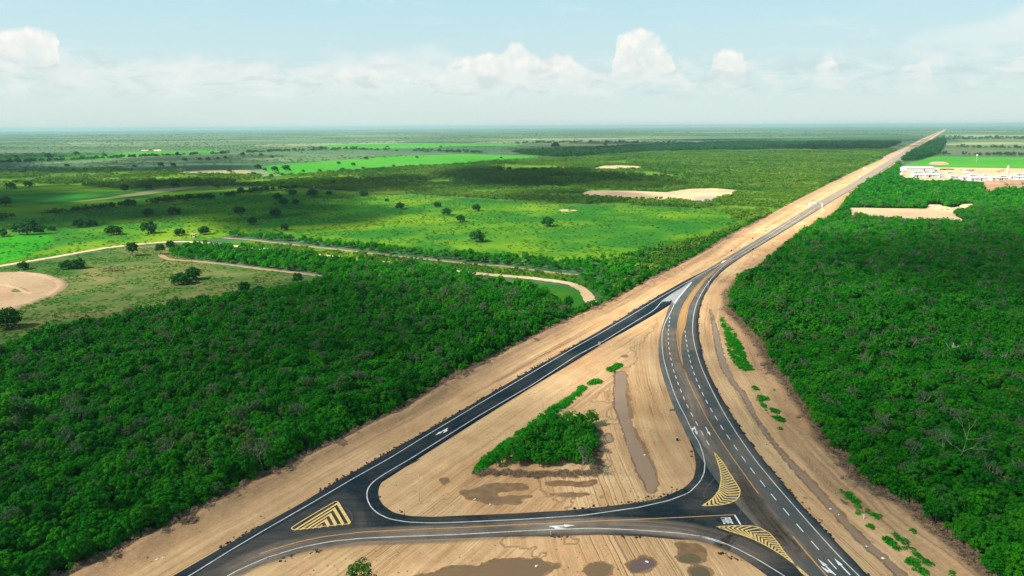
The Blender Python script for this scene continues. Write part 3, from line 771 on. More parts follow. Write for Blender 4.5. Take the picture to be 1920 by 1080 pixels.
# woods (outlines used for the scatter and for the litter below)
FOREST_L = P(cat([(-260, 700), (-100, 675), (0, 658), (60, 643), (150, 618), (230, 604), (300, 588), (360, 575), (420, 566), (480, 556), (540, 546), (585, 536), (640, 523), (700, 505), (760, 503), (830, 513), (900, 528), (975, 541), (1032, 562), (1062, 578), (1080, 590), (1086, 594)],
                 COR_L[15:] + np.array([-8, -7])))
FOREST_R = P(cat(COR_R[4:] + np.array([7, -3]), [(2400, 1260), (2500, 800), (2300, 420), (2100, 358), (1920, 356), (1860, 349), (1790, 344), (1740, 343), (1700, 340), (1684, 332)]))
CLEAR_R = [r5((785, 375), (1000, 378), (1280, 382), (1290, 352), (1400, 355), (1420, 375), (1500, 365), (1610, 355), (1590, 370), (1540, 385), (1480, 390), (1470, 420), (1550, 460), (1540, 480), (1480, 470), (1330, 460), (1220, 465), (1150, 460), (980, 445), (870, 435), (800, 440)),
           r5((1650, 235), (1700, 210), (1780, 210), (1800, 225), (1830, 210), (1920, 215), (2060, 225), (2060, 268), (1920, 262), (1880, 265), (1820, 242), (1740, 268), (1660, 280)),
           r5((1182, 340), (1215, 340), (1225, 350), (1200, 358))]
sd_wood = np.maximum(sdist(FOREST_L, gx, gy, 20), sdist(FOREST_R, gx, gy, 20))
for c_ in CLEAR_R: sd_wood = np.minimum(sd_wood, -sdist(P(c_), gx, gy, 20))

me = mesh_np('ground', gv, np.vstack([quads, tri]), [M['ground']], smooth_shade=True)
attr(me, 'sand', sd_cor); attr(me, 'wet', sd_wet); attr(me, 'wood', sd_wood); attr(me, 'st', st, 'FLOAT_VECTOR')
fur = (np.exp(-((sd_cor - 16.5) / 1.5) ** 2) * (.35 + fbm(gx / 25, gy / 25, 41, 2)) + .8 * np.exp(-((sd_cor - 8.5) / 1.1) ** 2) * fbm(gx / 18, gy / 18, 43, 2)) * off * pip(np.vstack([P(COR_L), raL[::-1]]), gx, gy)
attr(me, 'furrow', np.where(near, fur, 0))
tag(obj('ground', me), 'flat land with bare tan soil along the roads and green plain to the horizon', 'ground', kind='structure')

def sheet(name, outline, z, mat, label, category, kind='structure', parent=None):
    bm = bmesh.new()
    vs = [bm.verts.new((float(q[0]), float(q[1]), z)) for q in outline]
    f = bm.faces.new(vs)
    bm.normal_update()
    if f.normal.z < 0: bmesh.ops.reverse_faces(bm, faces=[f])
    bmesh.ops.triangulate(bm, faces=[f], ngon_method='EAR_CLIP')
    me = bpy.data.meshes.new(name); bm.to_mesh(me); bm.free()
    me.materials.append(mat)
    o = obj(name, me, parent)
    if label: tag(o, label, category, kind=kind)
    return o

for o_, mt, lab, ct in WATERS:
    c0 = o_[:, :2].mean(0)
    g = o_.copy()
    t = np.roll(g, -1, 0) - np.roll(g, 1, 0); t /= (np.linalg.norm(t, axis=1)[:, None] + 1e-9)
    nr = np.stack([t[:, 1], -t[:, 0]], 1)
    if 0.5 * np.sum(g[:, 0] * np.roll(g[:, 1], -1) - np.roll(g[:, 0], -1) * g[:, 1]) < 0: nr = -nr
    g[:, :2] += nr * 0.55
    sheet('water' if 'ditch' not in ct else 'ditch_water', g, WATER_Z, M[mt], lab, ct)

# ------------------------------------------------------------------ fields, clearings, tracks
def field(px, mat, label, z=0.03, rough=None, name='field', cat_='field', sigma=3, seed=0, freq=None):
    d = np.hypot(*P(px)[:, :2].T).mean()
    rough = d * 0.006 if rough is None else rough
    return sheet(name, blob_out(px, 0, rough, freq or 8.0 / d * 2, 3, sigma, seed), z, M[mat], label, cat_)

PASTURE = cat([(-220, 424), (0, 413), (250, 385), (300, 377), (400, 362), (500, 356), (600, 357), (850, 370), (1067, 383), (1240, 388), (1345, 394), (1390, 402)],
              [(1370, 425), (1320, 445), (1250, 465), (1180, 478), (1110, 492), (1050, 488), (950, 480), (860, 478), (787, 470), (720, 462), (650, 458), (600, 452), (540, 446), (500, 441), (440, 437), (418, 446), (368, 452), (330, 450), (270, 458), (200, 464), (100, 482), (0, 499), (-220, 528)])
MEADOW = cat([(-220, 530), (0, 503), (100, 486), (200, 468), (270, 460), (330, 457), (370, 458), (330, 480), (420, 500), (500, 508), (640, 524), (600, 545), (480, 570), (300, 605), (150, 632), (0, 668), (-220, 715)])
field(PASTURE, 'pasture', 'wide green pasture dotted with dark round trees beyond the dirt track', 0.04, name='pasture', cat_='pasture', seed=2)
field(cat([(-220, 347), (0, 347), (100, 349), (233, 356), (300, 354), (400, 353), (500, 353), (595, 357), (500, 358), (400, 364), (300, 379), (250, 387), (0, 415), (-220, 426)]), 'pasture', 'green pasture strip between the scrub belt and the dark hedgerows', 0.03, name='pasture', cat_='pasture', seed=41)
field(MEADOW, 'meadow', 'yellowish green meadow between the dirt track and the near forest', 0.04, name='meadow', cat_='meadow', seed=3)
field(ra((-200, 680), (0, 672), (150, 662), (260, 665), (300, 690), (240, 740), (120, 790), (0, 828), (-200, 860)), 'lawn', 'vivid green grass patch at the left end of the pasture', 0.08, name='grass_patch', cat_='grass', seed=4)
PIT = cat([(-220, 512), (0, 510), (30, 510), (83, 517), (112, 527), (120, 533), (110, 545), (95, 556), (67, 565), (30, 577), (0, 581), (-220, 600)])
field(PIT, 'pit', 'pale bare earth pit in the yellowish meadow', 0.09, 1.4, 'dirt_pit', 'earth pit', seed=5)
field(rc((-200, 565), (0, 568), (60, 570), (100, 577), (95, 632), (70, 652), (0, 662), (-200, 690)), 'dirt_brown', 'sunken brown floor of the pale earth pit', 0.13, 0.6, 'pit_floor', 'earth pit', seed=6)
def bank(px, w, h, mat, label):
    q, t = resample(P(smooth(px, 3, 4)), 2.0); d = np.gradient(q[:, :2], axis=0); d /= np.linalg.norm(d, axis=1)[:, None]
    nn = np.stack([-d[:, 1], d[:, 0]], 1); V = []; prof = [(-.5, -.1), (-.3, .35), (-.1, .9), (.08, 1.), (.28, .5), (.5, -.1)]
    ends = np.clip(np.minimum(t, t[-1] - t) / 8, 0.05, 1)
    for u, z in prof: V.append(np.column_stack([q[:, :2] + nn * (u * w * (.8 + .5 * fbm(t / 9, t * 0 + u, 6, 3)))[:, None], z * h * ends * (.6 + .8 * fbm(t / 6, t * 0 + 3, 7, 3))]))
    k = len(q); i = np.arange(k * len(prof)).reshape(len(prof), k)
    f = np.stack([i[:-1, :-1], i[:-1, 1:], i[1:, 1:], i[1:, :-1]], -1).reshape(-1, 4)
    return tag(obj('soil_bank', mesh_np('soil_bank', np.vstack(V), f, [M[mat]], smooth_shade=True)), label, 'soil bank', kind='structure')
bank([(30, 510), (83, 517), (112, 527), (119, 533), (110, 544), (92, 556), (62, 566), (30, 577), (-20, 583)], 6.0, .8, 'pit', 'pale raised bank along the right rim of the earth pit')
bank([(-60, 533), (10, 534), (38, 541), (50, 549), (70, 552), (84, 546)], 4.0, .7, 'pit', 'low pale ridge crossing the earth pit')
field(rc((68, 600), (110, 575), (180, 585), (190, 600), (120, 605), (80, 606)), 'meadow', 'small weedy strip inside the pale earth pit', 0.16, 0.4, 'grass_patch', 'grass', seed=7)
for k_, (px_, lab) in enumerate([
        (cat([(1088, 362), (1110, 357.5), (1180, 358), (1250, 360.5), (1290, 354), (1340, 353), (1385, 357), (1375, 364), (1355, 369), (1330, 380), (1300, 381), (1288, 375), (1230, 374), (1150, 370), (1100, 366)]), 'long pale clearing of bare earth in the scrub left of the highway'),
        (cat([(1113, 316), (1133, 311), (1167, 310), (1207, 312.7), (1200, 317), (1167, 320), (1120, 319)]), 'distant small pale clearing in the dark scrub beyond the long clearing'),
        (CLEAR_R[0], 'bare tan clearing cut into the forest right of the highway'),
        (rb((1338, 522), (1380, 517), (1420, 520), (1460, 524), (1400, 530), (1355, 530)), 'small bare patch in the sunlit pasture')]):
    field(px_, 'dirt', lab, 0.07, None if k_ < 3 else 1.2, 'dirt_clearing', 'clearing', seed=10 + k_)
field(cat([(1296, 374), (1320, 368), (1348, 369), (1338, 377), (1318, 380.5), (1300, 380)]), 'dirt_grey', 'grey floor at the right end of the long pale clearing', 0.12, 1.0, 'clearing_floor', 'clearing', seed=15)
field(r5((1650, 235), (1700, 210), (1780, 210), (1800, 225), (1830, 210), (1920, 215), (2060, 225), (2060, 268), (1920, 262), (1880, 265), (1820, 242), (1740, 268), (1660, 280)), 'dirt_brown', 'brown quarry cut beside the construction camp', 0.07, 2.0, 'quarry', 'quarry', seed=16)
field(r5((870, 425), (1000, 430), (1150, 440), (1300, 445), (1330, 458), (1220, 464), (1150, 459), (980, 444)), 'dirt_grey', 'greyish lower edge of the tan forest clearing', 0.12, 1.5, 'clearing_floor', 'clearing', seed=17)
field(r5((1030, 148), (1080, 128), (1150, 112), (1500, 118), (2100, 126), (2100, 222), (1650, 208), (1520, 207), (1180, 197), (1080, 168)), 'dirt', 'pale dusty yard of the construction camp', 0.07, 2.0, 'camp_yard', 'yard', seed=18)
field(r5((1140, 102), (1230, 80), (1330, 46), (1920, 52), (2200, 54), (2200, 128), (1480, 117), (1160, 111)), 'crop', 'bright green crop field behind the construction camp', 0.10, 3.0, 'crop_field', 'crop field', seed=19)
field(r5((1300, 97), (1330, 79), (1410, 80), (1445, 97), (1380, 101)), 'dirt_red', 'pinkish bare patch at the corner of the bright crop field', 0.15, 2.0, 'dirt_clearing', 'clearing', seed=20)
field(cat([(493, 314), (560, 306), (600, 303), (733, 292), (867, 289), (1017, 292.5), (967, 299), (917, 300), (867, 307), (827, 309), (733, 312), (650, 319), (600, 322), (550, 327), (543, 322)]), 'crop', 'long bright green field between dark scrub belts in mid distance', 0.12, name='crop_field', cat_='crop field', seed=21)
field(cat([(590, 274), (667, 270), (833, 269.5), (983, 270.5), (967, 272.5), (833, 275), (800, 278), (667, 279), (600, 278)]), 'crop', 'far thin bright green field strip near the horizon', 0.2, name='crop_field', cat_='crop field', seed=22)
field(ra((-200, 232), (0, 226), (300, 212), (500, 206), (800, 196), (1150, 186), (1330, 191), (1200, 199), (800, 218), (500, 238), (0, 253), (-200, 262)), 'crop', 'far green field strip at left below the pale yards', 0.2, name='crop_field', cat_='crop field', seed=23)
field(rb((980, 187), (1200, 162), (1400, 152), (1920, 151), (2400, 152), (2400, 168), (1920, 172), (1750, 187), (1500, 193), (1100, 194)), 'grey_field', 'brownish fallow field in the far centre', 0.2, name='fallow_field', cat_='field', seed=24)
field(ra((-200, 385), (0, 378), (250, 376), (480, 382), (680, 398), (620, 415), (400, 430), (0, 440), (-200, 446)), 'pasture', 'yellow green strip of pasture below the left scrub belt', 0.05, name='grass_strip', cat_='pasture', seed=25)
field(ra((380, 478), (600, 452), (760, 424), (900, 402), (1130, 388), (1060, 402), (900, 424), (700, 450), (500, 470)), 'pale_field', 'faded tan strip crossing the green pasture', 0.08, 2.0, 'grass_strip', 'pasture', seed=26)
field(ra((900, 312), (1180, 296), (1400, 298), (1420, 318), (1300, 326), (1100, 315)), 'pale_field', 'small straw coloured field behind the scrub belt', 0.08, name='stubble_field', cat_='field', seed=27)
field(ra((1470, 274), (1600, 262), (1760, 252), (1930, 249), (1930, 306), (1700, 326), (1560, 322), (1480, 300)), 'crop', 'dull green field left of the long bright green field', 0.09, name='crop_field', cat_='crop field', seed=28)
for k_, (px_, mt, lab) in enumerate([
        (r6((1342, 94), (1920, 91), (2400, 91), (2400, 104), (1920, 105), (1345, 107)), 'pale_field', 'pale stubble strip nearest the horizon right of the highway'),
        (r6((1325, 151), (1600, 147), (2400, 146), (2400, 165), (1600, 166), (1318, 166)), 'pale_field', 'pale green strip field in the middle right of the far highway'),
        (r6((1305, 197), (1920, 201), (2400, 203), (2400, 238), (1920, 238), (1600, 240), (1275, 233)), 'grey_field', 'grey green field just beyond the bright crop field')]):
    field(px_, mt, lab, 0.2, name='field', seed=30 + k_)
field(r6((845, 277), (880, 250), (930, 222), (975, 205), (1012, 190), (1020, 200), (985, 222), (940, 262), (920, 280)), 'dirt_red', 'reddish heaped soil beside the far highway', 0.1, 3.0, 'soil_spread', 'soil', seed=34)
for k_, (px_, lab) in enumerate([(ra((785, 188), (800, 182), (845, 183), (830, 190)), 'far pale yard in the plain, smaller of two'), (ra((855, 185), (880, 179), (915, 184), (905, 191), (870, 190)), 'far pale yard in the plain, larger of two')]):
    field(px_, 'dirt', lab, 0.25, 3.0, 'far_yard', 'yard', seed=36 + k_)

field(cat([(412, 452), (470, 452), (533, 459), (633, 469), (717, 479), (883, 496), (950, 501), (1017, 510), (1083, 517), (1112, 530), (1116, 552), (1108, 548), (1090, 538), (1060, 530), (1000, 522), (900, 513), (800, 503), (680, 489), (545, 474), (430, 461)]), 'pasture', 'narrow grassy strip between the dirt track and the brown track', 0.05, 1.5, 'grass_strip', 'grass', seed=40)
field(cat([(960, 522), (1000, 528), (1060, 538), (1085, 545), (1097, 560), (1094, 576), (1070, 578), (1030, 562), (985, 545)]), 'pasture', 'bright grass inside the bend of the dirt track', 0.05, 1.5, 'grass_patch', 'grass', seed=44)
def ribbon_mesh(name, g, w, z, mat, parent=None, step=1.0, wob=0.0):
    q, t = resample(g, step)
    d = np.gradient(q[:, :2], axis=0); d /= np.linalg.norm(d, axis=1)[:, None] + 1e-9
    nn = np.stack([-d[:, 1], d[:, 0]], 1)
    ww = np.full(len(q), w / 2.0)
    wl_ = ww + wob * (fbm(t * 0.3, t * 0, 3, 3) - 0.5); wr_ = ww + wob * (fbm(t * 0.3, t * 0 + 9, 4, 3) - 0.5)
    a = np.column_stack([q[:, :2] + nn * wl_[:, None], np.full(len(q), z)])
    c = np.column_stack([q[:, :2] - nn * wr_[:, None], np.full(len(q), z)])
    v = np.vstack([a, c]); k = len(q); i = np.arange(k - 1)
    f = np.stack([i, i + k, i + k + 1, i + 1], 1)
    uv = np.column_stack([np.concatenate([t, t]), np.concatenate([np.zeros(k), np.full(k, w)])])
    return obj(name, mesh_np(name, v, f, [mat], uv=uv), parent)

TRACKS = [
    (cat([(-260, 541), (0, 499), (100, 482.5), (200, 464.5), (270, 457), (310, 454), (345, 453), (380, 455), (430, 460.5), (500, 468), (545, 473), (600, 479), (680, 488), (740, 494), (800, 502), (860, 510), (940, 517), (1000, 522), (1040, 527), (1070, 532), (1090, 540), (1103, 553), (1104, 564), (1113, 572), (1140, 574)]), 6.2, 'dirt', 'winding pale dirt track through the fields to the ramp road'),
    (cat([(418, 446), (467, 449.5), (533, 457.5), (633, 468), (717, 478), (767, 483), (883, 495), (950, 500), (1017, 509), (1083, 516)]), 3.6, 'dirt_brown', 'narrow brown track along the foot of the hedge belt'),
    (cat([(301, 478), (310, 485), (330, 488), (367, 490), (433, 497), (500, 506), (567, 513), (632, 523)]), 4.0, 'dirt_brown', 'short brown track between the meadow and the thicket'),
]
for px_, w_, mt, lab in TRACKS:
    tag(ribbon_mesh('dirt_track', P(smooth(px_, 3, 6)), w_, 0.12, M[mt], step=1.5, wob=1.6), lab, 'dirt track', kind='structure')

# ------------------------------------------------------------------ roads
def road_strip(name, L, Rr, z, mat):
    k = len(L); cols = 7
    u = np.linspace(0, 1, cols)
    v = (L[:, None, :] * (1 - u)[None, :, None] + Rr[:, None, :] * u[None, :, None]); v[..., 2] = z
    s = np.concatenate([[0], np.cumsum(np.linalg.norm(np.diff(((L + Rr) / 2)[:, :2], axis=0), axis=1))])
    w = np.linalg.norm((Rr - L)[:, :2], axis=1)
    uv = np.stack([np.repeat(s[:, None], cols, 1), w[:, None] * u[None]], -1).reshape(-1, 2)
    i = np.arange(k * cols).reshape(k, cols)
    f = np.stack([i[:-1, :-1], i[1:, :-1], i[1:, 1:], i[:-1, 1:]], -1).reshape(-1, 4)
    v = v.reshape(-1, 3); base = len(v)
    sl = L.copy(); sl[:, 2] = -0.3; sr = Rr.copy(); sr[:, 2] = -0.3
    v = np.vstack([v, sl, sr]); uv = np.vstack([uv, uv[i[:, 0]], uv[i[:, -1]]])
    a = np.arange(k - 1)
    f = np.vstack([f, np.stack([i[:-1, 0], base + a, base + a + 1, i[1:, 0]], 1), np.stack([i[:-1, -1], i[1:, -1], base + k + a + 1, base + k + a], 1)])
    return obj(name, mesh_np(name, v, f, [mat], uv=uv))
ROAD_Z = 0.16
ramp_road = tag(road_strip('ramp_road', raL, raR, ROAD_Z, M['asphalt_new']), 'straight dark new asphalt ramp road with white edge lines', 'road', kind='structure')
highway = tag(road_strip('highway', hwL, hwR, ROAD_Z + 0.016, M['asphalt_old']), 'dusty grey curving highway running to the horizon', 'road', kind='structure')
bm = bmesh.new()
vt = [bm.verts.new((q[0], q[1], ROAD_Z + 0.008)) for q in link_out]
fc = bm.faces.new(vt); bm.normal_update()
if fc.normal.z < 0: bmesh.ops.reverse_faces(bm, faces=[fc])
vb = [bm.verts.new((q[0], q[1], -0.3)) for q in link_out]
for i in range(len(vt)):
    j = (i + 1) % len(vt); bm.faces.new((vt[i], vt[j], vb[j], vb[i]))
uvl = bm.loops.layers.uv.new('uv')
for f in bm.faces:
    for l in f.loops: l[uvl].uv = (l.vert.co.x, l.vert.co.y)
bmesh.ops.triangulate(bm, faces=[f for f in bm.faces if len(f.verts) > 4], ngon_method='EAR_CLIP')
me = bpy.data.meshes.new('link_road'); bm.to_mesh(me); bm.free(); me.materials.append(M['asphalt_link'])
link_road = tag(obj('link_road', me), 'dark link road joining ramp and highway with wide curved corners', 'road', kind='structure')

MARK_Z = ROAD_Z + 0.035
Pm = lambda px: P(px, MARK_Z)
def line(px, w, mat, parent, name, sigma=8):
    return ribbon_mesh(name, Pm(smooth(px, 3, sigma)), w, MARK_Z, mat, parent, step=1.0)

WL = 0.27
line(cat([(1500, 403), (1440, 441), (1395, 469)], r4((1010, 34), (900, 95), (760, 170), (560, 284), (400, 383), (150, 530), (0, 612)), [(1000, 697), (900, 756), (800, 816)], r1((1470, 0), (1250, 122), (1000, 270), (700, 442), (450, 590), (190, 752)), [(240, 1140)]), WL, M['line_paint'], ramp_road, 'edge_line')
line(cat(r4((640, 299), (600, 300), (572, 307), (556, 337), (520, 370), (420, 430), (160, 590), (0, 674)), [(1000, 720), (900, 778)], r1((1610, 0), (1450, 93), (1370, 147), (1332, 195), (1328, 250), (1352, 308), (1400, 353), (1480, 389), (1600, 408), (1750, 413), (1900, 409)),
         r2((400, 390), (800, 364), (1150, 314), (1350, 269), (1480, 220), (1550, 150), (1580, 90), (1582, 20)), r3((80, 335), (65, 250), (40, 180), (0, 118)), r4((735, 1076), (700, 1012), (660, 920), (620, 800), (590, 690), (580, 600), (580, 520), (600, 450), (640, 378), (665, 320))), WL, M['line_paint'], link_road, 'edge_line', 5)
line(cat(r4((780, 176), (745, 218), (700, 270), (665, 322))), 0.55, M['white_paint'], highway, 'edge_line', 4)
line(cat([(1530, 390), (1441, 447)], r4((1000, 60), (930, 130), (870, 210), (815, 310), (792, 400), (785, 480), (791, 560), (815, 660), (850, 760), (890, 850), (940, 950), (1005, 1072)), r3((300, 130), (420, 300), (560, 470), (700, 630), (850, 800), (1000, 963), (1120, 1080), (1280, 1250))), WL, M['line_paint'], highway, 'edge_line')
line(cat(r4((1050, 16), (960, 75), (860, 152), (780, 242), (722, 330), (690, 420), (680, 520), (686, 600), (705, 690), (726, 750), (745, 800))), 0.25, M['yellow_line'], highway, 'centre_line')
line(cat(r4((1052, 17), (964, 80), (872, 165), (802, 260), (757, 340), (741, 440), (735, 478), (711, 540), (704, 620), (714, 700), (735, 785), (780, 890), (830, 990), (875, 1080)), r3((150, 112), (260, 275), (350, 400), (440, 526))), 0.30, M['yellow_line'], highway, 'centre_line', 6)
line(r3((672, 812), (760, 918), (900, 1078), (1010, 1200)), 0.34, M['yellow_line'], highway, 'centre_line')
line(cat(r1((640, 612), (760, 572), (900, 532), (1050, 501), (1300, 471), (1600, 456), (1920, 443)), r2((500, 418), (900, 400), (1300, 383), (1775, 360))), 0.30, M['yellow_line'], link_road, 'centre_line', 8)
line(cat(r1((430, 756), (500, 716), (700, 630), (900, 570), (1100, 531), (1300, 511), (1600, 498), (1920, 487)), r2((300, 470), (600, 455), (850, 447), (1100, 455), (1400, 476), (1580, 502), (1750, 562)), r3((0, 797), (150, 832), (300, 897), (450, 977), (620, 1082), (760, 1190))), WL, M['line_paint'], link_road, 'edge_line', 8)

def flat(name, outline, z, mat, parent):
    return sheet(name, outline, z, mat, None, None, parent=parent)
med = np.vstack([smooth(r4((1046, 20), (960, 78), (865, 152), (785, 242), (727, 330), (695, 420), (685, 520), (690, 600), (706, 680), (718, 728)), 3, 4), smooth(r4((719, 728), (709, 680), (701, 620), (708, 540), (731, 478), (737, 440), (752, 340), (798, 260), (868, 163), (958, 80), (1046, 22)), 3, 4)])
flat('painted_median', P(med, MARK_Z - 0.008), MARK_Z - 0.008, M['ochre'], highway)
flat('painted_gore', P(r4((572, 307), (640, 258), (775, 178), (700, 272), (668, 318), (655, 320), (645, 296), (628, 306)), MARK_Z - 0.008), MARK_Z - 0.008, M['gore'], highway)

# dust carried onto the paving by tyres
def dust_mat():
    m, nt, b, out = new_mat('road_dust'); n = N(nt); p = n.pos(); uv = n.node('ShaderNodeUVMap').outputs[0]
    n.lk(n.mix(n.rng(n.noise(p, .2, 4), .35, .65), (.175, .135, .10), (.23, .18, .13)), b.inputs['Base Color']); b.inputs['Roughness'].default_value = .95
    sp2 = n.node('ShaderNodeSeparateXYZ'); n.lk(uv, sp2.inputs[0])
    st_ = n.noise(n.mapping(uv, (.02, 5.0, 1)), 1.0, 4, .6)
    a_ = n.math('MULTIPLY', n.rng(st_, .30, .60, .35, .97), n.rng(n.noise(p, .06, 4, .6), .28, .55, .40, 1.0))
    fade = n.math('MULTIPLY', n.rng(sp2.outputs[1], 0, .25, 0, 1, True), n.rng(sp2.outputs[1], .75, 1, 1, 0, True))
    fade = n.math('MULTIPLY', fade, n.math('MULTIPLY', n.rng(sp2.outputs[0], 0, 14, 0, 1, True), n.rng(n.at('endgap'), 0, 14, 0, 1, True)))
    tr = n.node('ShaderNodeBsdfTransparent'); mx = n.node('ShaderNodeMixShader'); n.lk(n.math('MULTIPLY', a_, fade), mx.inputs[0])
    n.lk(tr.outputs[0], mx.inputs[1]); n.lk(b.outputs[0], mx.inputs[2]); n.lk(mx.outputs[0], out.inputs['Surface'])
    return m
M['road_dust'] = dust_mat()
def dust_film(px, w, parent):
    g, t = resample(P(smooth(px, 4, 10), MARK_Z), 1.5); d = np.gradient(g[:, :2], axis=0); d /= np.linalg.norm(d, axis=1)[:, None]
    nn = np.stack([-d[:, 1], d[:, 0]], 1); cols = 6; k = len(g); V, U = [], []
    for c in range(cols):
        u = c / (cols - 1); V.append(np.column_stack([g[:, :2] + nn * ((u - .5) * w), np.full(k, MARK_Z - .005)])); U.append(np.column_stack([t, np.full(k, u)]))
    i = np.arange(k * cols).reshape(cols, k)
    f = np.stack([i[:-1, :-1], i[:-1, 1:], i[1:, 1:], i[1:, :-1]], -1).reshape(-1, 4)
    me = mesh_np('dust_film', np.vstack(V), f, [M['road_dust']], uv=np.vstack(U)); attr(me, 'endgap', np.tile(t[-1] - t, cols))
    return obj('dust_film', me, parent)
dust_film(cat([(330, 1110)], r1((430, 730), (560, 660), (760, 590), (1000, 532), (1300, 500), (1600, 488), (1920, 476)), r2((300, 452), (600, 437), (900, 428), (1200, 436), (1450, 462), (1620, 500), (1780, 560)), r3((150, 812), (320, 885), (480, 975), (660, 1085))), 8.5, link_road)
dust_film(cat(r4((640, 470), (640, 600), (680, 760), (760, 900), (820, 1020)), r3((40, 60), (130, 200), (230, 330), (330, 470), (420, 600), (520, 720), (620, 830), (740, 960), (860, 1080))), 8.0, highway)
dust_film(r3((250, 330), (330, 460), (400, 570), (480, 680), (570, 800), (650, 900), (740, 1010)), 6.5, highway)

for px_ in (r3((312, 665), (322, 615), (360, 582), (430, 566), (510, 566), (600, 588), (690, 615), (780, 668)), r3((75, 560), (66, 520), (95, 470), (140, 430), (160, 380)), r1((1185, 310), (1225, 340), (1240, 380), (1228, 420), (1180, 445))):
    line(px_, .16, M['tyre_dust'], link_road, 'tyre_mark', 5).location.z = .002

# lane dashes
def dashes(px, known, w, parent, cyc=6.72, ln=3.5):
    g = Pm(smooth(px, 3, 8)); q, t = resample(g, 0.25)
    kp = Pm([known])[0]
    t0 = t[np.argmin(np.hypot(q[:, 0] - kp[0], q[:, 1] - kp[1]))]
    for k in range(int(-t0 // cyc), int((t[-1] - t0) // cyc) + 1):
        a, b_ = t0 + k * cyc - ln / 2, t0 + k * cyc + ln / 2
        if a < 0 or b_ > t[-1]: continue
        s_ = q[(t >= a) & (t <= b_)]
        ribbon_mesh('lane_dash', s_, w, MARK_Z, M['white_paint'], parent, step=0.5)
dashes(cat(r4((732, 480), (745, 580), (765, 690), (795, 790), (835, 890), (875, 970), (905, 1025)), r3((155, 15), (193, 78), (237, 143), (285, 212), (338, 288), (398, 368), (465, 452), (540, 545), (624, 643), (715, 750), (817, 868), (932, 995), (1010, 1080))), r3((540, 545))[0], 0.24, highway)
dashes(cat(r4((638, 390), (628, 450), (622, 540), (626, 620), (641, 700), (663, 790), (700, 890), (730, 965), (770, 1050)), r3((20, 45), (57, 112), (97, 180), (112, 205))), r3((97, 180))[0], 0.24, highway)

# hatched islands and writing on the road
def hatched(name, px, parent, axis_px, nstripe, ang_deg, border=0.28, sw=0.5, arms=None):
    """border ring plus chevron stripes clipped to the outline; axis: spine of the chevrons"""
    out = P(smooth(px, 2, 2.0, closed=True), MARK_Z)[:, :2]
    ax = P(smooth(axis_px, 2, 6), MARK_Z)[:, :2]
    if 0.5 * np.sum(out[:, 0] * np.roll(out[:, 1], -1) - np.roll(out[:, 0], -1) * out[:, 1]) < 0: out = out[::-1]
    V, Fc = [], []
    t = np.roll(out, -1, 0) - np.roll(out, 1, 0); t /= np.linalg.norm(t, axis=1)[:, None] + 1e-9
    nin = np.stack([-t[:, 1], t[:, 0]], 1)
    k = len(out)
    V += [(*q, MARK_Z) for q in out] + [(*q, MARK_Z) for q in (out + nin * border)]
    Fc += [(i, (i + 1) % k, k + (i + 1) % k, k + i) for i in range(k)]
    seg = np.concatenate([[0], np.cumsum(np.linalg.norm(np.diff(ax, axis=0), axis=1))])
    zz = MARK_Z - 0.004
    for s in np.linspace(0, seg[-1], nstripe):
        c = np.array([np.interp(s, seg, ax[:, 0]), np.interp(s, seg, ax[:, 1])])
        d = np.array([np.interp(min(s + 1, seg[-1]), seg, ax[:, i]) - np.interp(max(s - 1, 0), seg, ax[:, i]) for i in (0, 1)]); d /= np.linalg.norm(d)
        for sg in (1, -1):
            a = sg * R(ang_deg); u = np.array([d[0] * math.cos(a) - d[1] * math.sin(a), d[0] * math.sin(a) + d[1] * math.cos(a)])
            if arms:
                ar_ = P(arms[0 if sg > 0 else 1], MARK_Z)[:, :2]; u = ar_[1] - ar_[0]; u /= np.linalg.norm(u); a = math.acos(np.clip(u @ d, -1, 1))
            L = np.arange(0, 30, 0.12)
            pt_ = c[None] + u[None] * L[:, None]
            ins = pip(out, pt_[:, 0], pt_[:, 1])
            if not ins[0]:
                continue
            stop = np.argmin(ins) if not ins.all() else len(L)
            e = c + u * max(0.1, L[stop - 1])
            h = d * (seg[-1] / (nstripe - 1)) * sw / 2
            i0 = len(V)
            V += [(*(c - h), zz), (*(c + h), zz), (*(e + h * 0.96), zz), (*(e - h * 0.96), zz)]
            Fc.append((i0, i0 + 1, i0 + 2, i0 + 3))
    o = obj(name, mesh_np(name, V, Fc, [M['yellow_paint']]), parent)
    return o
hatched('hatched_island', r3((133, 235), (160, 305), (178, 365), (185, 430), (172, 495), (135, 548), (90, 582), (50, 607), (110, 608), (180, 603), (240, 592), (290, 570), (316, 538), (320, 500), (300, 465), (250, 388), (200, 308), (145, 245)), link_road,
        r3((142, 262), (180, 340), (215, 420), (240, 480), (228, 550), (165, 588), (80, 606)), 26, 125, sw=0.5)
hatched('hatched_island', r3((150, 745), (280, 737), (400, 740), (450, 751), (520, 790), (570, 850), (620, 920), (680, 990), (740, 1060), (778, 1085), (740, 1052), (680, 1002), (600, 942), (500, 882), (400, 832), (330, 806), (220, 771)), link_road,
        r3((170, 748), (280, 757), (370, 775), (450, 815), (530, 868), (600, 930), (680, 1000), (745, 1060)), 24, 48, sw=0.5)
hatched('hatched_island', r1((838, 446), (900, 405), (1000, 345), (1130, 270), (1150, 276), (1160, 310), (1190, 360), (1227, 403), (1222, 420), (1150, 426), (1050, 437), (930, 452), (850, 459)), link_road,
        r1((1143, 286), (1105, 340), (1075, 380), (1050, 412), (1035, 432)), 5, 128, sw=0.5, arms=(r1((1130, 270), (850, 442)), r1((1150, 290), (1222, 408))))
sheet('stop_line', P(smooth(r3((283, 666), (325, 733), (316, 735), (272, 668)), 2, .6, closed=True), MARK_Z), MARK_Z, M['white_paint'], None, None, parent=link_road)

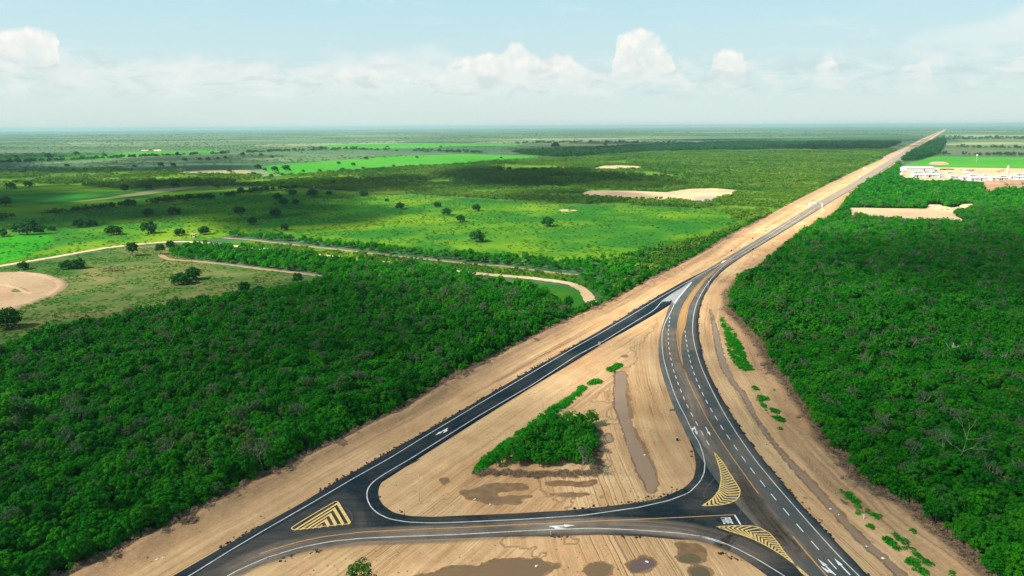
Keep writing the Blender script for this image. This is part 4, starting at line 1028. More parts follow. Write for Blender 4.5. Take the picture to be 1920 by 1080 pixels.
GLYPH = {'P': [(0, 0, .28, 1), (.28, .82, .8, 1), (.28, .42, .8, .6), (.72, .42, 1, 1)],
         'A': [(0, 0, .28, .85), (.72, 0, 1, .85), (.15, .82, .85, 1), (.28, .36, .72, .54)],
         'R': [(0, 0, .28, 1), (.28, .82, .8, 1), (.28, .44, .8, .6), (.72, .5, 1, 1), (.62, 0, .92, .44)],
         'E': [(0, 0, .28, 1), (.28, .82, 1, 1), (.28, .42, .85, .58), (.28, 0, 1, .18)]}
TL, TR, BR, BL = P([(1350.5, 970.3), (1369, 969.6), (1375.5, 982.3), (1357, 982.8)], MARK_Z)[:, :2]
def map_txt(u, v):  # u: reading direction (far to near), v: foot to head of the letters (left to right)
    a = TL * (1 - u) + BL * u; b_ = TR * (1 - u) + BR * u
    return a * (1 - v) + b_ * v
V, Fc = [], []
for k, ch in enumerate('PARE'):
    for j, (x0, y0, x1, y1) in enumerate(GLYPH[ch]):
        i0 = len(V)
        for (x, y) in ((x0, y0), (x1, y0), (x1, y1), (x0, y1)):
            q = map_txt((k + 0.08 + x * 0.80) / 4, y); V.append((q[0], q[1], MARK_Z + 0.0007 * j))
        Fc.append((i0, i0 + 1, i0 + 2, i0 + 3))
obj('pare_lettering', mesh_np('pare_lettering', V, Fc, [M['white_paint']]), link_road)

def arrow(px_tail, px_tip, parent, branch=0, width=1.0):
    """straight arrow; branch +1 adds a head bending left of travel, -1 right"""
    a, b_ = P([px_tail, px_tip], MARK_Z)[:, :2]
    d = b_ - a; L = np.linalg.norm(d); d /= L; nl = np.array([-d[1], d[0]])
    sh = 0.17 * width; hw = 0.48 * width
    polys = [[(0, -sh), (L * .60, -sh), (L * .60, sh), (0, sh)], [(L * .58, -hw), (L, 0), (L * .58, hw)]]
    if branch:
        s = branch
        polys += [[(L * .08, s * sh), (L * .30, s * sh * 0.6), (L * .36, s * .62), (L * .24, s * .80)], [(L * .16, s * 1.02), (L * .30, s * .40), (L * .62, s * 1.02), (L * .40, s * 1.12)]]
    V, Fc, z = [], [], MARK_Z
    for pl in polys:
        i0 = len(V)
        for u, w in pl:
            q = a + d * u + nl * w; V.append((q[0], q[1], z))
        Fc.append(tuple(range(i0, i0 + len(pl))) if len(pl) == 4 else (i0, i0 + 1, i0 + 2, i0 + 2))
        z += 0.0015
    me = bpy.data.meshes.new('lane_arrow'); me.from_pydata(V, [], [f if f[2] != f[3] else f[:3] for f in Fc]); me.materials.append(M['white_paint'])
    return obj('lane_arrow', me, parent)
arrow((839.5, 802.8), (816.0, 816.1), ramp_road, 1, 1.1)
arrow((1029.8, 987.0), (1078.5, 984.9), link_road, -1, 1.15)
arrow((1567, 1078.5), (1533.3, 1047.6), highway, 1)
arrow((1594, 1078), (1564.2, 1046.6), highway, 0)
arrow((1302, 799.5), (1307.2, 816.0), highway, -1)
arrow((1322.7, 800.5), (1332.4, 817.2), highway, 0)
arrow((1361.5, 488), (1352, 493.5), highway, -1, 1.6)

# ------------------------------------------------------------------ plant prototypes (meshes only)
def leaf_cards(cen, nrm, size, r):
    k = len(cen)
    nrm = nrm / (np.linalg.norm(nrm, axis=1)[:, None] + 1e-9)
    rv = r.normal(size=(k, 3)); t1 = np.cross(nrm, rv); t1 /= np.linalg.norm(t1, axis=1)[:, None] + 1e-9
    t2 = np.cross(nrm, t1)
    s = size * r.uniform(0.6, 1.35, k)[:, None]
    a = cen - t1 * s * 0.5; c = cen + t1 * s * 0.5
    b_ = cen + t2 * s * 0.36 + nrm * s * 0.10; d = cen - t2 * s * 0.36 + nrm * s * 0.10
    v = np.stack([a, b_, c, d], 1).reshape(-1, 3)
    return v, np.arange(4 * k).reshape(k, 4)

def crown_geo(seed, Rc, h0, h1, nclump, nleaf, size, flat=1.0, gap=0.0, spread=(.42, .98)):
    """dome of leaf clumps between heights h0 and h1"""
    r = np.random.default_rng(seed)
    cz = (h0 + h1) / 2; rz = (h1 - h0) / 2
    C_, N_ = [], []; cents = []
    for k in range(nclump):
        ph = k * 2.39996 + r.uniform(-.4, .4)
        el_ = math.asin(np.clip(-0.55 + 1.5 * (k + 0.5) / nclump + r.uniform(-.08, .08), -1, 1))
        rad = r.uniform(*spread)
        c = np.array([math.cos(ph) * math.cos(el_) * Rc * rad * r.uniform(.85, 1.12), math.sin(ph) * math.cos(el_) * Rc * rad * r.uniform(.85, 1.12), cz + math.sin(el_) * rz * rad * flat])
        cents.append(c)
        cr = Rc * r.uniform(0.20, 0.40)
        d = r.normal(size=(nleaf, 3)); d /= np.linalg.norm(d, axis=1)[:, None]
        d[:, 2] = np.where(d[:, 2] < -0.35, -d[:, 2], d[:, 2])
        if gap and r.random() < gap: continue
        C_.append(c + d * (cr * r.uniform(0.45, 1.0, nleaf) ** 0.6)[:, None] * np.array([1, 1, .8])); N_.append(d + r.normal(size=(nleaf, 3)) * 0.45 + np.array([0, 0, .35]))
    v, f = leaf_cards(np.vstack(C_), np.vstack(N_), size, r)
    return v, f, cents

def tube_geo(a, b, r0, r1, n=5):
    a, b = np.asarray(a, float), np.asarray(b, float); d = b - a; d /= np.linalg.norm(d) + 1e-9
    h = np.array([1, 0, 0]) if abs(d[0]) < .8 else np.array([0, 1, 0])
    u = np.cross(d, h); u /= np.linalg.norm(u); w = np.cross(d, u)
    th = np.arange(n) * 2 * math.pi / n
    ring = np.cos(th)[:, None] * u + np.sin(th)[:, None] * w
    v = np.vstack([a + ring * r0, b + ring * r1]); i = np.arange(n); j = (i + 1) % n
    return v, np.stack([i, j, j + n, i + n], 1)

def join_geo(parts):
    V, Fc, o = [], [], 0
    for v, f in parts: V.append(v); Fc.append(f + o); o += len(v)
    return np.vstack(V), np.vstack(Fc)

def trunk_geo(seed, h, r0, cents, nlimb=5):
    r = np.random.default_rng(seed + 500)
    lean = r.uniform(-.25, .25, 2)
    fork = np.array([lean[0] * .6, lean[1] * .6, h * .42])
    parts = [tube_geo((0, 0, -.3), fork * [.5, .5, .5], r0, r0 * .85, 6), tube_geo(fork * [.5, .5, .5], fork, r0 * .85, r0 * .7, 6)]
    for c in [cents[i] for i in r.choice(len(cents), min(nlimb, len(cents)), replace=False)]:
        mid = fork * .5 + np.asarray(c) * .5 + np.array([0, 0, .15])
        parts += [tube_geo(fork, mid, r0 * .55, r0 * .38, 5), tube_geo(mid, c, r0 * .38, r0 * .12, 4)]
    return join_geo(parts)

def bare_geo(seed, h, spread, r0, depth=4):
    r = np.random.default_rng(seed)
    parts, tips = [], []
    def grow(a, d, L, rad, k):
        bend = a + d * L * .5 + r.normal(size=3) * L * .07
        e = a + d * L + r.normal(size=3) * L * .06
        parts.append(tube_geo(a, bend, rad, rad * .85, 5)); parts.append(tube_geo(bend, e, rad * .85, rad * .62, 5))
        if k == 0: tips.append(e); return
        for _ in range(3 if k >= depth - 1 else 2):
            nd = d + r.normal(size=3) * spread + np.array([0, 0, .12]); nd /= np.linalg.norm(nd)
            grow(e, nd, L * r.uniform(.55, .8), rad * .62, k - 1)
    grow(np.array([0, 0, -.2]), np.array([r.uniform(-.1, .1), r.uniform(-.1, .1), 1.]), h * .36, r0, depth)
    return join_geo(parts), tips

def proto(name, v, f, mats, mi=None):
    return bpy.data.objects.new(name, mesh_np(name, v, f, mats, mi))

def whole(name, seed, Rc, h0, h1, ncl, nl, size, leaf, trunk_r=0.13, gap=0.0, limbs=4):
    v, f, ce = crown_geo(seed, Rc, h0, h1, ncl, nl, size, gap=gap)
    tv, tf = trunk_geo(seed, h1, trunk_r, ce, limbs)
    V, Fc = join_geo([(v, f), (tv, tf)])
    return proto(name, V, Fc, [leaf, M['bark']], np.concatenate([np.zeros(len(f)), np.ones(len(tf))]))

NEAR = [whole('tree_source', 10 + i, R_, h0, h1, nc, 62, .50, M['leaf'], gap=.05) for i, (R_, h0, h1, nc) in enumerate([(2.7, 1.3, 6.6, 24), (2.3, 1.8, 7.4, 22), (3.2, 1.0, 6.0, 27), (2.5, 1.0, 5.4, 22), (2.9, 1.6, 7.0, 26)])]
v, f, ce = crown_geo(31, 2.5, 2.2, 7.0, 20, 22, .42, gap=.25); (tv, tf), tp_ = bare_geo(32, 7.0, .42, .13)
V, Fc = join_geo([(v, f), (tv, tf)])
SPARSE = proto('sparse_tree_source', V, Fc, [M['leaf_grey'], M['bark_pale']], np.concatenate([np.zeros(len(f)), np.ones(len(tf))]))
MID = [whole('tree_source', 40 + i, R_, h0, h1, nc, 26, .72, M['leaf'], limbs=2) for i, (R_, h0, h1, nc) in enumerate([(2.8, 1.2, 6.4, 20), (2.4, 1.6, 7.2, 18), (3.3, .8, 5.8, 22), (2.7, 1.2, 6.8, 20)])]
FAR = [whole('tree_source', 50 + i, R_, h0, h1, 13, 11, 1.15, M['leaf'], limbs=1) for i, (R_, h0, h1) in enumerate([(2.9, .8, 6.2), (2.5, 1.2, 6.8), (3.4, .6, 5.6)])]
SCRUB = [whole('scrub_source', 60 + i, R_, .2, h1, 11, 12, .85, M['leaf_bush'], .07, limbs=1) for i, (R_, h1) in enumerate([(2.0, 3.0), (2.5, 3.6), (1.7, 2.4)])]
SCRUBD = [whole('scrub_source', 64 + i, R_, .3, h1, 11, 12, 1.0, M['leaf_dark'], .08, limbs=1) for i, (R_, h1) in enumerate([(2.3, 4.0), (2.8, 4.6)])]
def weed_proto(seed, Rw, h, nl, size, leaf):
    r = np.random.default_rng(seed)
    a = r.uniform(0, 2 * math.pi, nl); q = np.sqrt(r.random(nl)) * Rw
    c = np.stack([np.cos(a) * q, np.sin(a) * q, h * (1 - (q / Rw) ** 2) * r.uniform(.4, 1.0, nl) + .05], 1)
    v, f = leaf_cards(c, r.normal(size=(nl, 3)) * .5 + [0, 0, 1.], size, r)
    return proto('weed_source', v, f, [leaf])
WEED = [weed_proto(70 + i, .9, .7, 60, .42, M['leaf_weed']) for i in range(3)]
TUFT = [weed_proto(75 + i, 1.0, .75, 34, .55, M['grass_blade']) for i in range(3)]
def brush_proto(seed):
    r = np.random.default_rng(seed); parts = []
    for k in range(46):
        a = r.uniform(0, 2 * math.pi); q = r.uniform(0, 1.3)
        c = np.array([math.cos(a) * q, math.sin(a) * q, (1.05 - q * .6) * r.uniform(.05, 1.)])
        d = r.normal(size=3) * [1, 1, .38]; d /= np.linalg.norm(d); L = r.uniform(.5, 1.5)
        parts.append(tube_geo(c - d * L / 2, c + d * L / 2, r.uniform(.02, .055), .012, 3))
    tv, tf = join_geo(parts)
    a = r.uniform(0, 6.283, 80); q = np.sqrt(r.random(80)) * 1.5
    v, f = leaf_cards(np.stack([np.cos(a) * q, np.sin(a) * q, (1.0 - q * .55) * r.uniform(.1, .9, 80)], 1), r.normal(size=(80, 3)) + [0, 0, .7], .42, r)
    V, Fc = join_geo([(v, f), (tv, tf)])
    return proto('brush_source', V, Fc, [M['dry_leaf'], M['dry_stick']], np.concatenate([np.zeros(len(f)), np.ones(len(tf))]))
BRUSH = [brush_proto(80 + i) for i in range(4)]
def lump_proto(seed, mat, name):
    bm = bmesh.new(); bmesh.ops.create_icosphere(bm, subdivisions=2, radius=.5)
    r = random.Random(seed)
    for v in bm.verts:
        v.co *= r.uniform(.7, 1.2); v.co.z *= .55
    me = bpy.data.meshes.new(name); bm.to_mesh(me); bm.free(); me.materials.append(mat)
    return bpy.data.objects.new(name, me)
RUBBLE = [lump_proto(90 + i, M['rubble'], 'rubble_source') for i in range(3)]
CLOD = [lump_proto(94 + i, M['clod'], 'clod_source') for i in range(3)]

# ------------------------------------------------------------------ scatter
def scatter_stuff(name, pts, scl, protos, label, category, zs=None):
    if len(pts) == 0: return None
    k = len(pts)
    r = np.random.default_rng(len(pts))
    me = bpy.data.meshes.new(name); me.vertices.add(k)
    me.vertices.foreach_set('co', np.asarray(pts, np.float32).ravel()); me.update()
    attr(me, 'rot', r.uniform(0, 2 * math.pi, k))
    s = np.asarray(scl, float)
    if s.ndim == 1: s = np.stack([s * r.uniform(.88, 1.14, k), s * r.uniform(.88, 1.14, k), s * (r.uniform(.68, 1.22, k) if zs is None else zs)], 1)
    attr(me, 'scl', s, 'FLOAT_VECTOR'); attr(me, 'idx', r.integers(0, len(protos), k), 'INT')
    o = obj(name, me)
    ng = bpy.data.node_groups.new(name + '_scatter', 'GeometryNodeTree')
    ng.interface.new_socket('Geometry', in_out='INPUT', socket_type='NodeSocketGeometry')
    ng.interface.new_socket('Geometry', in_out='OUTPUT', socket_type='NodeSocketGeometry')
    nn, ll = ng.nodes, ng.links
    gi, go = nn.new('NodeGroupInput'), nn.new('NodeGroupOutput')
    jn = nn.new('GeometryNodeJoinGeometry')
    for p_ in protos:
        oi = nn.new('GeometryNodeObjectInfo'); oi.inputs['Object'].default_value = p_; oi.inputs['As Instance'].default_value = False
        g2 = nn.new('GeometryNodeGeometryToInstance'); ll.new(oi.outputs['Geometry'], g2.inputs[0]); ll.new(g2.outputs[0], jn.inputs[0])
    ip = nn.new('GeometryNodeInstanceOnPoints'); ip.inputs['Pick Instance'].default_value = True
    def na(nm, t):
        q = nn.new('GeometryNodeInputNamedAttribute'); q.data_type = t; q.inputs['Name'].default_value = nm
        return next(x for x in q.outputs if x.enabled and x.name == 'Attribute')
    cx = nn.new('ShaderNodeCombineXYZ'); ll.new(na('rot', 'FLOAT'), cx.inputs['Z'])
    er = nn.new('FunctionNodeEulerToRotation'); ll.new(cx.outputs[0], er.inputs[0])
    ll.new(gi.outputs[0], ip.inputs['Points']); ll.new(jn.outputs[0], ip.inputs['Instance'])
    ll.new(na('idx', 'INT'), ip.inputs['Instance Index']); ll.new(er.outputs[0], ip.inputs['Rotation']); ll.new(na('scl', 'FLOAT_VECTOR'), ip.inputs['Scale'])
    ll.new(ip.outputs[0], go.inputs[0])
    md = o.modifiers.new('scatter', 'NODES'); md.node_group = ng
    return tag(o, label, category, kind='stuff')

def in_view(x, y, mx=420, top=225, bot=1330):
    px, py = proj(np.stack([x, y, np.zeros_like(x)], 1))
    return (px > -mx) & (px < 1920 + mx) & (py < bot) & (y > 20)

def grid_pts(poly, d, seed=0, jit=.42, rmax=None, rmin=0, holes=(), hole_grow=0.0):
    poly = np.asarray(poly)[:, :2]
    lo = np.maximum(poly.min(0), [-9000, 60]); hi = np.minimum(poly.max(0), [12000, 14000])
    if rmax: lo = np.maximum(lo, [-rmax, 0]); hi = np.minimum(hi, [rmax, rmax])
    r = np.random.default_rng(seed + 1000)
    X, Y = np.meshgrid(np.arange(lo[0], hi[0], d), np.arange(lo[1], hi[1], d * .87))
    X = X + (np.arange(X.shape[0]) % 2)[:, None] * d * .5
    x = (X + r.uniform(-jit, jit, X.shape) * d).ravel(); y = (Y + r.uniform(-jit, jit, X.shape) * d).ravel()
    rad = np.hypot(x, y)
    k = in_view(x, y) & (rad >= rmin)
    if rmax: k &= rad < rmax
    x, y = x[k], y[k]
    k = pip(poly, x, y)
    for h in holes: k &= sdist(h, x, y, 40) < -hole_grow
    return np.stack([x[k], y[k], np.zeros(k.sum())], 1)

TRK = [P(smooth(t[0], 4, 6)) for t in TRACKS]
def off_tracks(p, dmin):
    k = np.ones(len(p), bool)
    for g in TRK:
        q, _ = resample(g, 3.0)
        for i in range(0, len(p), 20000):
            s_ = slice(i, i + 20000)
            bbm = (p[s_, 0] > q[:, 0].min() - 9) & (p[s_, 0] < q[:, 0].max() + 9) & (p[s_, 1] > q[:, 1].min() - 9) & (p[s_, 1] < q[:, 1].max() + 9)
            ii = np.nonzero(bbm)[0]
            if len(ii) == 0: continue
            d = np.min(np.hypot(p[s_][ii][:, None, 0] - q[None, :, 0], p[s_][ii][:, None, 1] - q[None, :, 1]), 1)
            kk = k[s_]; kk[ii] &= d > dmin; k[s_] = kk
    return p[k]

rs = np.random.default_rng(99)
holesR = [P(c) for c in CLEAR_R]
holesR = holesR + [P(np.asarray(c) + np.array([0, 4.5])) for c in CLEAR_R]
fl = off_tracks(grid_pts(FOREST_L, 2.75, 1), 5.2)
fr = grid_pts(FOREST_R, 2.75, 2, rmax=950, holes=holesR)
fr_far = grid_pts(FOREST_R, 4.6, 3, rmin=950, rmax=3000, holes=holesR)
keep = lambda p, t, f_=22.0, sd_=0: p[fbm(p[:, 0] / f_, p[:, 1] / f_, 50 + sd_, 3) + rs.uniform(-.12, .12, len(p)) > t]
fl, fr = keep(fl, .26), keep(fr, .26, 22, 3)
COPSE = P(r7((185, 752), (280, 690), (380, 615), (450, 555), (530, 470), (560, 440), (640, 420), (740, 360), (800, 415), (802, 600), (808, 690), (730, 745), (560, 740), (380, 755)))
cp = grid_pts(COPSE, 2.55, 4)

def size_for(p, seed):
    return 0.36 + 0.54 * fbm(p[:, 0] / 12, p[:, 1] / 12, seed, 2) * rs.uniform(.6, 1.3, len(p)) + .34 * rs.random(len(p)) ** 4 + .05

def parts_for(protos_spec, leaf='leaf'):
    out = []
    for i, (Rc, h0, h1, nc) in enumerate(protos_spec):
        v, f, ce = crown_geo(110 + i, Rc, h0, h1, nc, 74, .46, gap=.04)
        tv, tf = trunk_geo(110 + i, h1, .14, ce, 6)
        out.append((mesh_np('crown', v, f, [M[leaf]]), mesh_np('trunk', tv, tf, [M['bark']])))
    return out
TREE_PARTS = parts_for([(2.7, 1.3, 6.6, 24), (2.3, 1.8, 7.4, 22), (3.2, 1.0, 6.0, 28), (2.5, 1.0, 5.4, 22), (2.9, 1.6, 7.0, 26), (2.2, 1.2, 5.0, 20)])

COPSE_PARTS = parts_for([(2.7, .6, 6.2, 24), (2.4, .6, 6.8, 22), (3.1, .5, 5.6, 28)], 'leaf_copse')

def make_tree(name, crown_me, trunk_me, loc, scale, rz, label, category, group=None):
    t = empty(name, loc, rz); t.scale = scale if hasattr(scale, '__len__') else (scale,) * 3
    obj('crown', crown_me, t); obj('trunk', trunk_me, t)
    return tag(t, label, category, group)

def split_near(p, k):
    px, py = proj(np.column_stack([p[:, :2], np.full(len(p), 4.0)]))
    vis = (px > 4) & (px < 1916) & (py < 1074)
    d = np.hypot(p[:, 0], p[:, 1]) + np.where(vis, 0, 1e6)
    o = np.argsort(d)
    return p[o[:k]], p[o[k:]]

for p_, k, lab, grp in ((fl, 105, 'leafy green forest tree in the dense woods bordering the straight ramp road', 'forest trees beside the ramp road'),
                        (fr, 95, 'leafy green forest tree in the dense woods bordering the curving highway', 'forest trees beside the curving highway'),
                        (cp, 100, 'small leafy tree in the triangular copse enclosed by the three roads', 'trees of the triangular copse')):
    a_, rest = split_near(p_, k)
    sz = size_for(a_, 71)
    for q, s_ in zip(a_, sz):
        lib_ = COPSE_PARTS if 'copse' in lab else TREE_PARTS
        cm, tm = lib_[rs.integers(len(lib_))]
        f_ = .85 if 'copse' in lab else 1.0
        make_tree('forest_tree' if f_ == 1 else 'copse_tree', cm, tm, (q[0], q[1], -.05), (s_ * f_ * rs.uniform(.9, 1.12), s_ * f_ * rs.uniform(.9, 1.12), s_ * f_ * rs.uniform(.85, 1.15)), rs.uniform(0, 6.28), lab, 'tree', grp)
    if 'ramp' in lab: fl = rest
    elif 'curving' in lab: fr = rest

for p_, nm, lab in ((fl, 'forest', 'dense green forest filling the left side behind the nearest trees'), (fr, 'forest', 'dense green forest filling the right side behind the nearest trees')):
    d = np.hypot(p_[:, 0], p_[:, 1])
    sz = size_for(p_, 71)
    a = d < 300
    sp_ = rs.random(len(p_)) < .13
    scatter_stuff(nm, p_[a & ~sp_], sz[a & ~sp_], NEAR, lab.replace('dense', 'dense near'), 'forest')
    scatter_stuff(nm, p_[~a & ~sp_], sz[~a & ~sp_], MID, lab.replace('dense', 'dense farther'), 'forest')
    scatter_stuff('sparse_trees', p_[sp_], sz[sp_] * 1.05, [SPARSE], lab.replace('dense green forest filling', 'thin grey green trees scattered through the forest on'), 'trees')
sz = size_for(fr_far, 71)
scatter_stuff('forest', fr_far, sz * 1.22, FAR, 'distant part of the right forest below the construction camp', 'forest')

# low growth filling the gaps under the trees
for poly_, nm_, lab, hl in ((FOREST_L, 31, 'low leafy undergrowth between the trees of the left forest', ()), (FOREST_R, 32, 'low leafy undergrowth between the trees of the right forest', holesR)):
    u_ = off_tracks(grid_pts(poly_, 2.9, nm_, rmax=620, holes=hl), 3.5); u_[:, 2] = -.4
    scatter_stuff('undergrowth', u_, rs.uniform(.40, .66, len(u_)), MID, lab, 'undergrowth')

# thickets, hedge belts and scrub
THICKET = P([(318, 470), (350, 462), (420, 463), (500, 472), (600, 484), (690, 494), (760, 502), (830, 510), (760, 516), (700, 512), (660, 520), (632, 521), (567, 511), (500, 504), (433, 496), (380, 489), (340, 485), (322, 480)])
BELT = P(cat([(415, 448), (440, 441), (520, 447), (600, 455), (650, 461), (720, 465), (787, 473), (860, 481), (950, 484), (1050, 492), (1110, 496), (1180, 482), (1250, 469), (1320, 449), (1372, 428), (1430, 409)], COR_L[8:14][::1] + np.array([-9, -4]), [(1112, 560), (1108, 540), (1085, 526), (1090, 514), (1017, 507), (950, 498), (883, 493), (767, 481), (717, 476), (633, 466), (533, 455), (467, 447.5), (420, 446)]))
th = off_tracks(grid_pts(THICKET, 3.3, 5), 3.0); bl = off_tracks(grid_pts(BELT, 4.0, 6), 5.5)
bl = keep(bl, .28, 16)
sb = off_tracks(grid_pts(P([(430, 455), (533, 460), (633, 470), (717, 480), (883, 497), (950, 502), (1017, 511), (1090, 520), (1114, 545), (1095, 540), (1060, 530), (1000, 522), (900, 513), (800, 503), (680, 489), (545, 474)]), 3.2, 45), 2.8)
sb = keep(sb, .42, 12)
scatter_stuff('shrubs', sb, rs.uniform(.35, .8, len(sb)), SCRUB, 'low shrubs on the grassy strip between the two dirt tracks', 'shrubs')
ps = grid_pts(P(PASTURE), 13, 46); ps = ps[rs.random(len(ps)) < .33]
scatter_stuff('shrubs', ps, rs.uniform(.22, .75, len(ps)), SCRUB, 'small shrubs sprinkled over the wide pasture', 'shrubs')
scatter_stuff('thicket', th, size_for(th, 3) * .85, MID, 'bright green thicket between the dirt track and the short brown track', 'thicket')
bpx, _bpy = proj(bl); lit_ = bpx > 1190 + rs.uniform(-60, 60, len(bl))  # right end of the belt is sunlit: light put into a paler leaf colour
scatter_stuff('hedge_belt', bl[lit_], size_for(bl[lit_], 4) * 1.6, SCRUB, 'bushes along the highway verge below the pasture, sunlight put into paler leaves', 'bushes')
bl = bl[~lit_]
scatter_stuff('hedge_belt', bl, size_for(bl, 4) * .88, MID, 'ragged green belt of bushes between pasture and dirt track', 'bushes')
WOOD_FAR = P(cat([(-220, 326), (0, 322), (200, 317), (300, 321), (400, 328), (500, 331), (600, 326), (733, 316), (867, 308), (933, 303), (1050, 297), (1200, 287), (1400, 282), (1672, 281)], COR_L[2:10] + np.array([-2, 0]), [(1372, 405), (1345, 393), (1240, 387), (1067, 382), (850, 369), (600, 355), (500, 350), (400, 349), (300, 352), (233, 354), (100, 346), (0, 344), (-220, 348)]))
holesL = [P(c) for c in ([(1088, 362), (1110, 357.5), (1180, 358), (1250, 360.5), (1290, 354), (1340, 353), (1385, 357), (1375, 364), (1355, 369), (1330, 380), (1300, 381), (1288, 375), (1230, 374), (1150, 370), (1100, 366)], [(1113, 316), (1133, 311), (1167, 310), (1207, 312.7), (1200, 317), (1167, 320), (1120, 319)])]
sheet('scrub_grass', resample(np.vstack([WOOD_FAR, WOOD_FAR[:1]]), 6.0)[0][:-1], 0.02, M['scrub_grass'], 'yellow green rough grass under the scrub left of the highway', 'grass')
wf = grid_pts(WOOD_FAR, 5.0, 7, rmax=1150, holes=holesL); wf2 = grid_pts(WOOD_FAR, 7.5, 8, rmin=1150, rmax=3600, holes=holesL)
wf = keep(wf, .42, 40)
wf2 = keep(wf2, .43, 90)
def mix_s(p): return (0.6 + .9 * fbm(p[:, 0] / 30, p[:, 1] / 30, 12, 3) * rs.uniform(.7, 1.3, len(p)))
scatter_stuff('scrub', wf, mix_s(wf) * 1.05, SCRUB, 'olive green scrub woodland left of the highway in mid distance', 'scrub')
scatter_stuff('scrub', wf2, mix_s(wf2) * 1.6, SCRUB, 'distant dull green scrub woodland toward the plain', 'scrub')
BAND = P([(960, 287), (1240, 273), (1400, 268), (1690, 268), (1660, 279), (1400, 281), (1200, 286), (1050, 296)])
bd = grid_pts(BAND, 11, 9, rmax=7000)
scatter_stuff('woodland', bd, mix_s(bd) * 2.4, SCRUBD, 'dark woodland band crossing the plain before the far highway', 'woodland')
BAND2 = P(r6((1215, 150), (1320, 122), (1330, 150), (1300, 200), (1260, 240), (1100, 285), (1000, 290), (1100, 215)))
bd2 = grid_pts(BAND2, 9, 19, rmax=6000)
scatter_stuff('woodland', bd2, mix_s(bd2) * 2.2, SCRUBD, 'dark wedge of woodland right beside the far highway', 'woodland')

def hedge(px, d, scale, label, seed, wid=1.0):
    q, t = resample(P(px), d); r = np.random.default_rng(seed)
    q = np.repeat(q, 2, 0); q[:, :2] += r.normal(size=(len(q), 2)) * d * wid
    q = q[fbm(np.arange(len(q)) / 9., np.zeros(len(q)), seed, 2) > .33]
    scatter_stuff('hedgerow', q, scale * r.uniform(.6, 1.25, len(q)), SCRUBD, label, 'hedgerow')
hedge(ra((-200, 592), (0, 580), (90, 566), (190, 556), (250, 553)), 3.2, 1.35, 'dark hedgerow at the far left of the pasture', 1)
hedge(ra((280, 548), (390, 536), (520, 520), (640, 506), (765, 493)), 3.2, 1.2, 'long dark hedgerow running through the left pasture', 2)
hedge(ra((865, 487), (960, 473), (1060, 466), (1160, 460), (1270, 446), (1290, 440), (1390, 428), (1520, 412), (1640, 405)), 3.6, 1.45, 'dark hedgerow joining the scrub belt at its right end', 3)
hedge(ra((-200, 276), (0, 263), (250, 250), (500, 238), (700, 229), (950, 220), (1250, 208), (1600, 193), (1900, 185)), 10, 2.4, 'long dark hedgerow below the far left green strip', 4)
hedge(ra((1780, 178), (1950, 182), (2300, 190), (2700, 205)), 14, 2.4, 'dark tree line under the far thin green strip', 5, 2.0)
hedge(rb((1080, 150), (1390, 146), (1500, 144), (1900, 148), (2600, 152)), 16, 3.0, 'dark tree line behind the brownish fallow field', 6)
hedge(r6((1270, 243), (1600, 246), (1920, 250), (2300, 252)), 8, 2.2, 'dark tree line at the far edge of the bright crop field', 7, 1.2)
hedge(r6((1310, 186), (1600, 190), (1920, 194), (2300, 196)), 11, 2.4, 'dark tree line between the far right strip fields', 8)
hedge(r6((1330, 130), (1600, 126), (1920, 124), (2300, 124)), 16, 3.2, 'farthest tree line right of the highway', 9, 1.5)
hedge(r6((1330, 112), (1600, 113), (1920, 114), (2300, 114)), 20, 3.2, 'tree line below the palest far strip right of the highway', 10)

# trees and groves over the plain
gr = []
r_ = np.random.default_rng(5)
for _ in range(26000):
    dd = 1500 * (14000 / 1500) ** r_.random(); aa = r_.uniform(-46, 46)
    gr.append((dd * math.sin(R(aa)), dd * math.cos(R(aa)), dd))
gr = np.array(gr)
q = fbm(gr[:, 0] / 420, gr[:, 1] / 420, 77, 4)
k = (q + r_.uniform(-.1, .1, len(gr)) > .47)
openf = [P(x) for x in (cat([(493, 314), (600, 303), (867, 289), (1017, 292.5), (867, 307), (650, 319), (543, 327)]),
                        [(590, 274), (667, 270), (833, 269.5), (983, 270.5), (833, 275), (600, 279)],
                        r6((1320, 85), (2400, 85), (2400, 380), (850, 390), (1000, 330), (1200, 255)))]
for h_ in openf + [WOOD_FAR, corridor]: k &= sdist(h_, gr[:, 0], gr[:, 1], 80) < -3
k &= ~pip(FOREST_R, gr[:, 0], gr[:, 1]) & (gr[:, 2] > 1900)
gp = gr[k].copy(); gs = (.75 + gp[:, 2] / 4200) * r_.uniform(.5, 1.5, len(gp)); gp[:, 2] = 0
scatter_stuff('groves', gp, gs, SCRUB, 'dark groves sprinkled over the far plain up to the horizon', 'groves', zs=.62)

# low plants on open ground
def grass_zone(poly_px, d, seed, thr, label, rmax, sc_, holes=()):
    g = grid_pts(P(poly_px), d, seed, rmax=rmax, holes=holes, hole_grow=1)
    g = off_tracks(g, 2.6)
    g = g[fbm(g[:, 0] / 14, g[:, 1] / 14, seed, 3) + rs.uniform(-.15, .15, len(g)) > thr]
    scatter_stuff('grass', g, sc_ * rs.uniform(.5, 1.4, len(g)), TUFT, label, 'grass', zs=.7)
grass_zone(MEADOW, 2.6, 61, .50, 'tufts of wild grass over the yellowish meadow', 900, .9, [P(PIT)])
grass_zone(PASTURE, 5.0, 62, .50, 'tufts of wild grass over the wide pasture', 1300, 1.15)

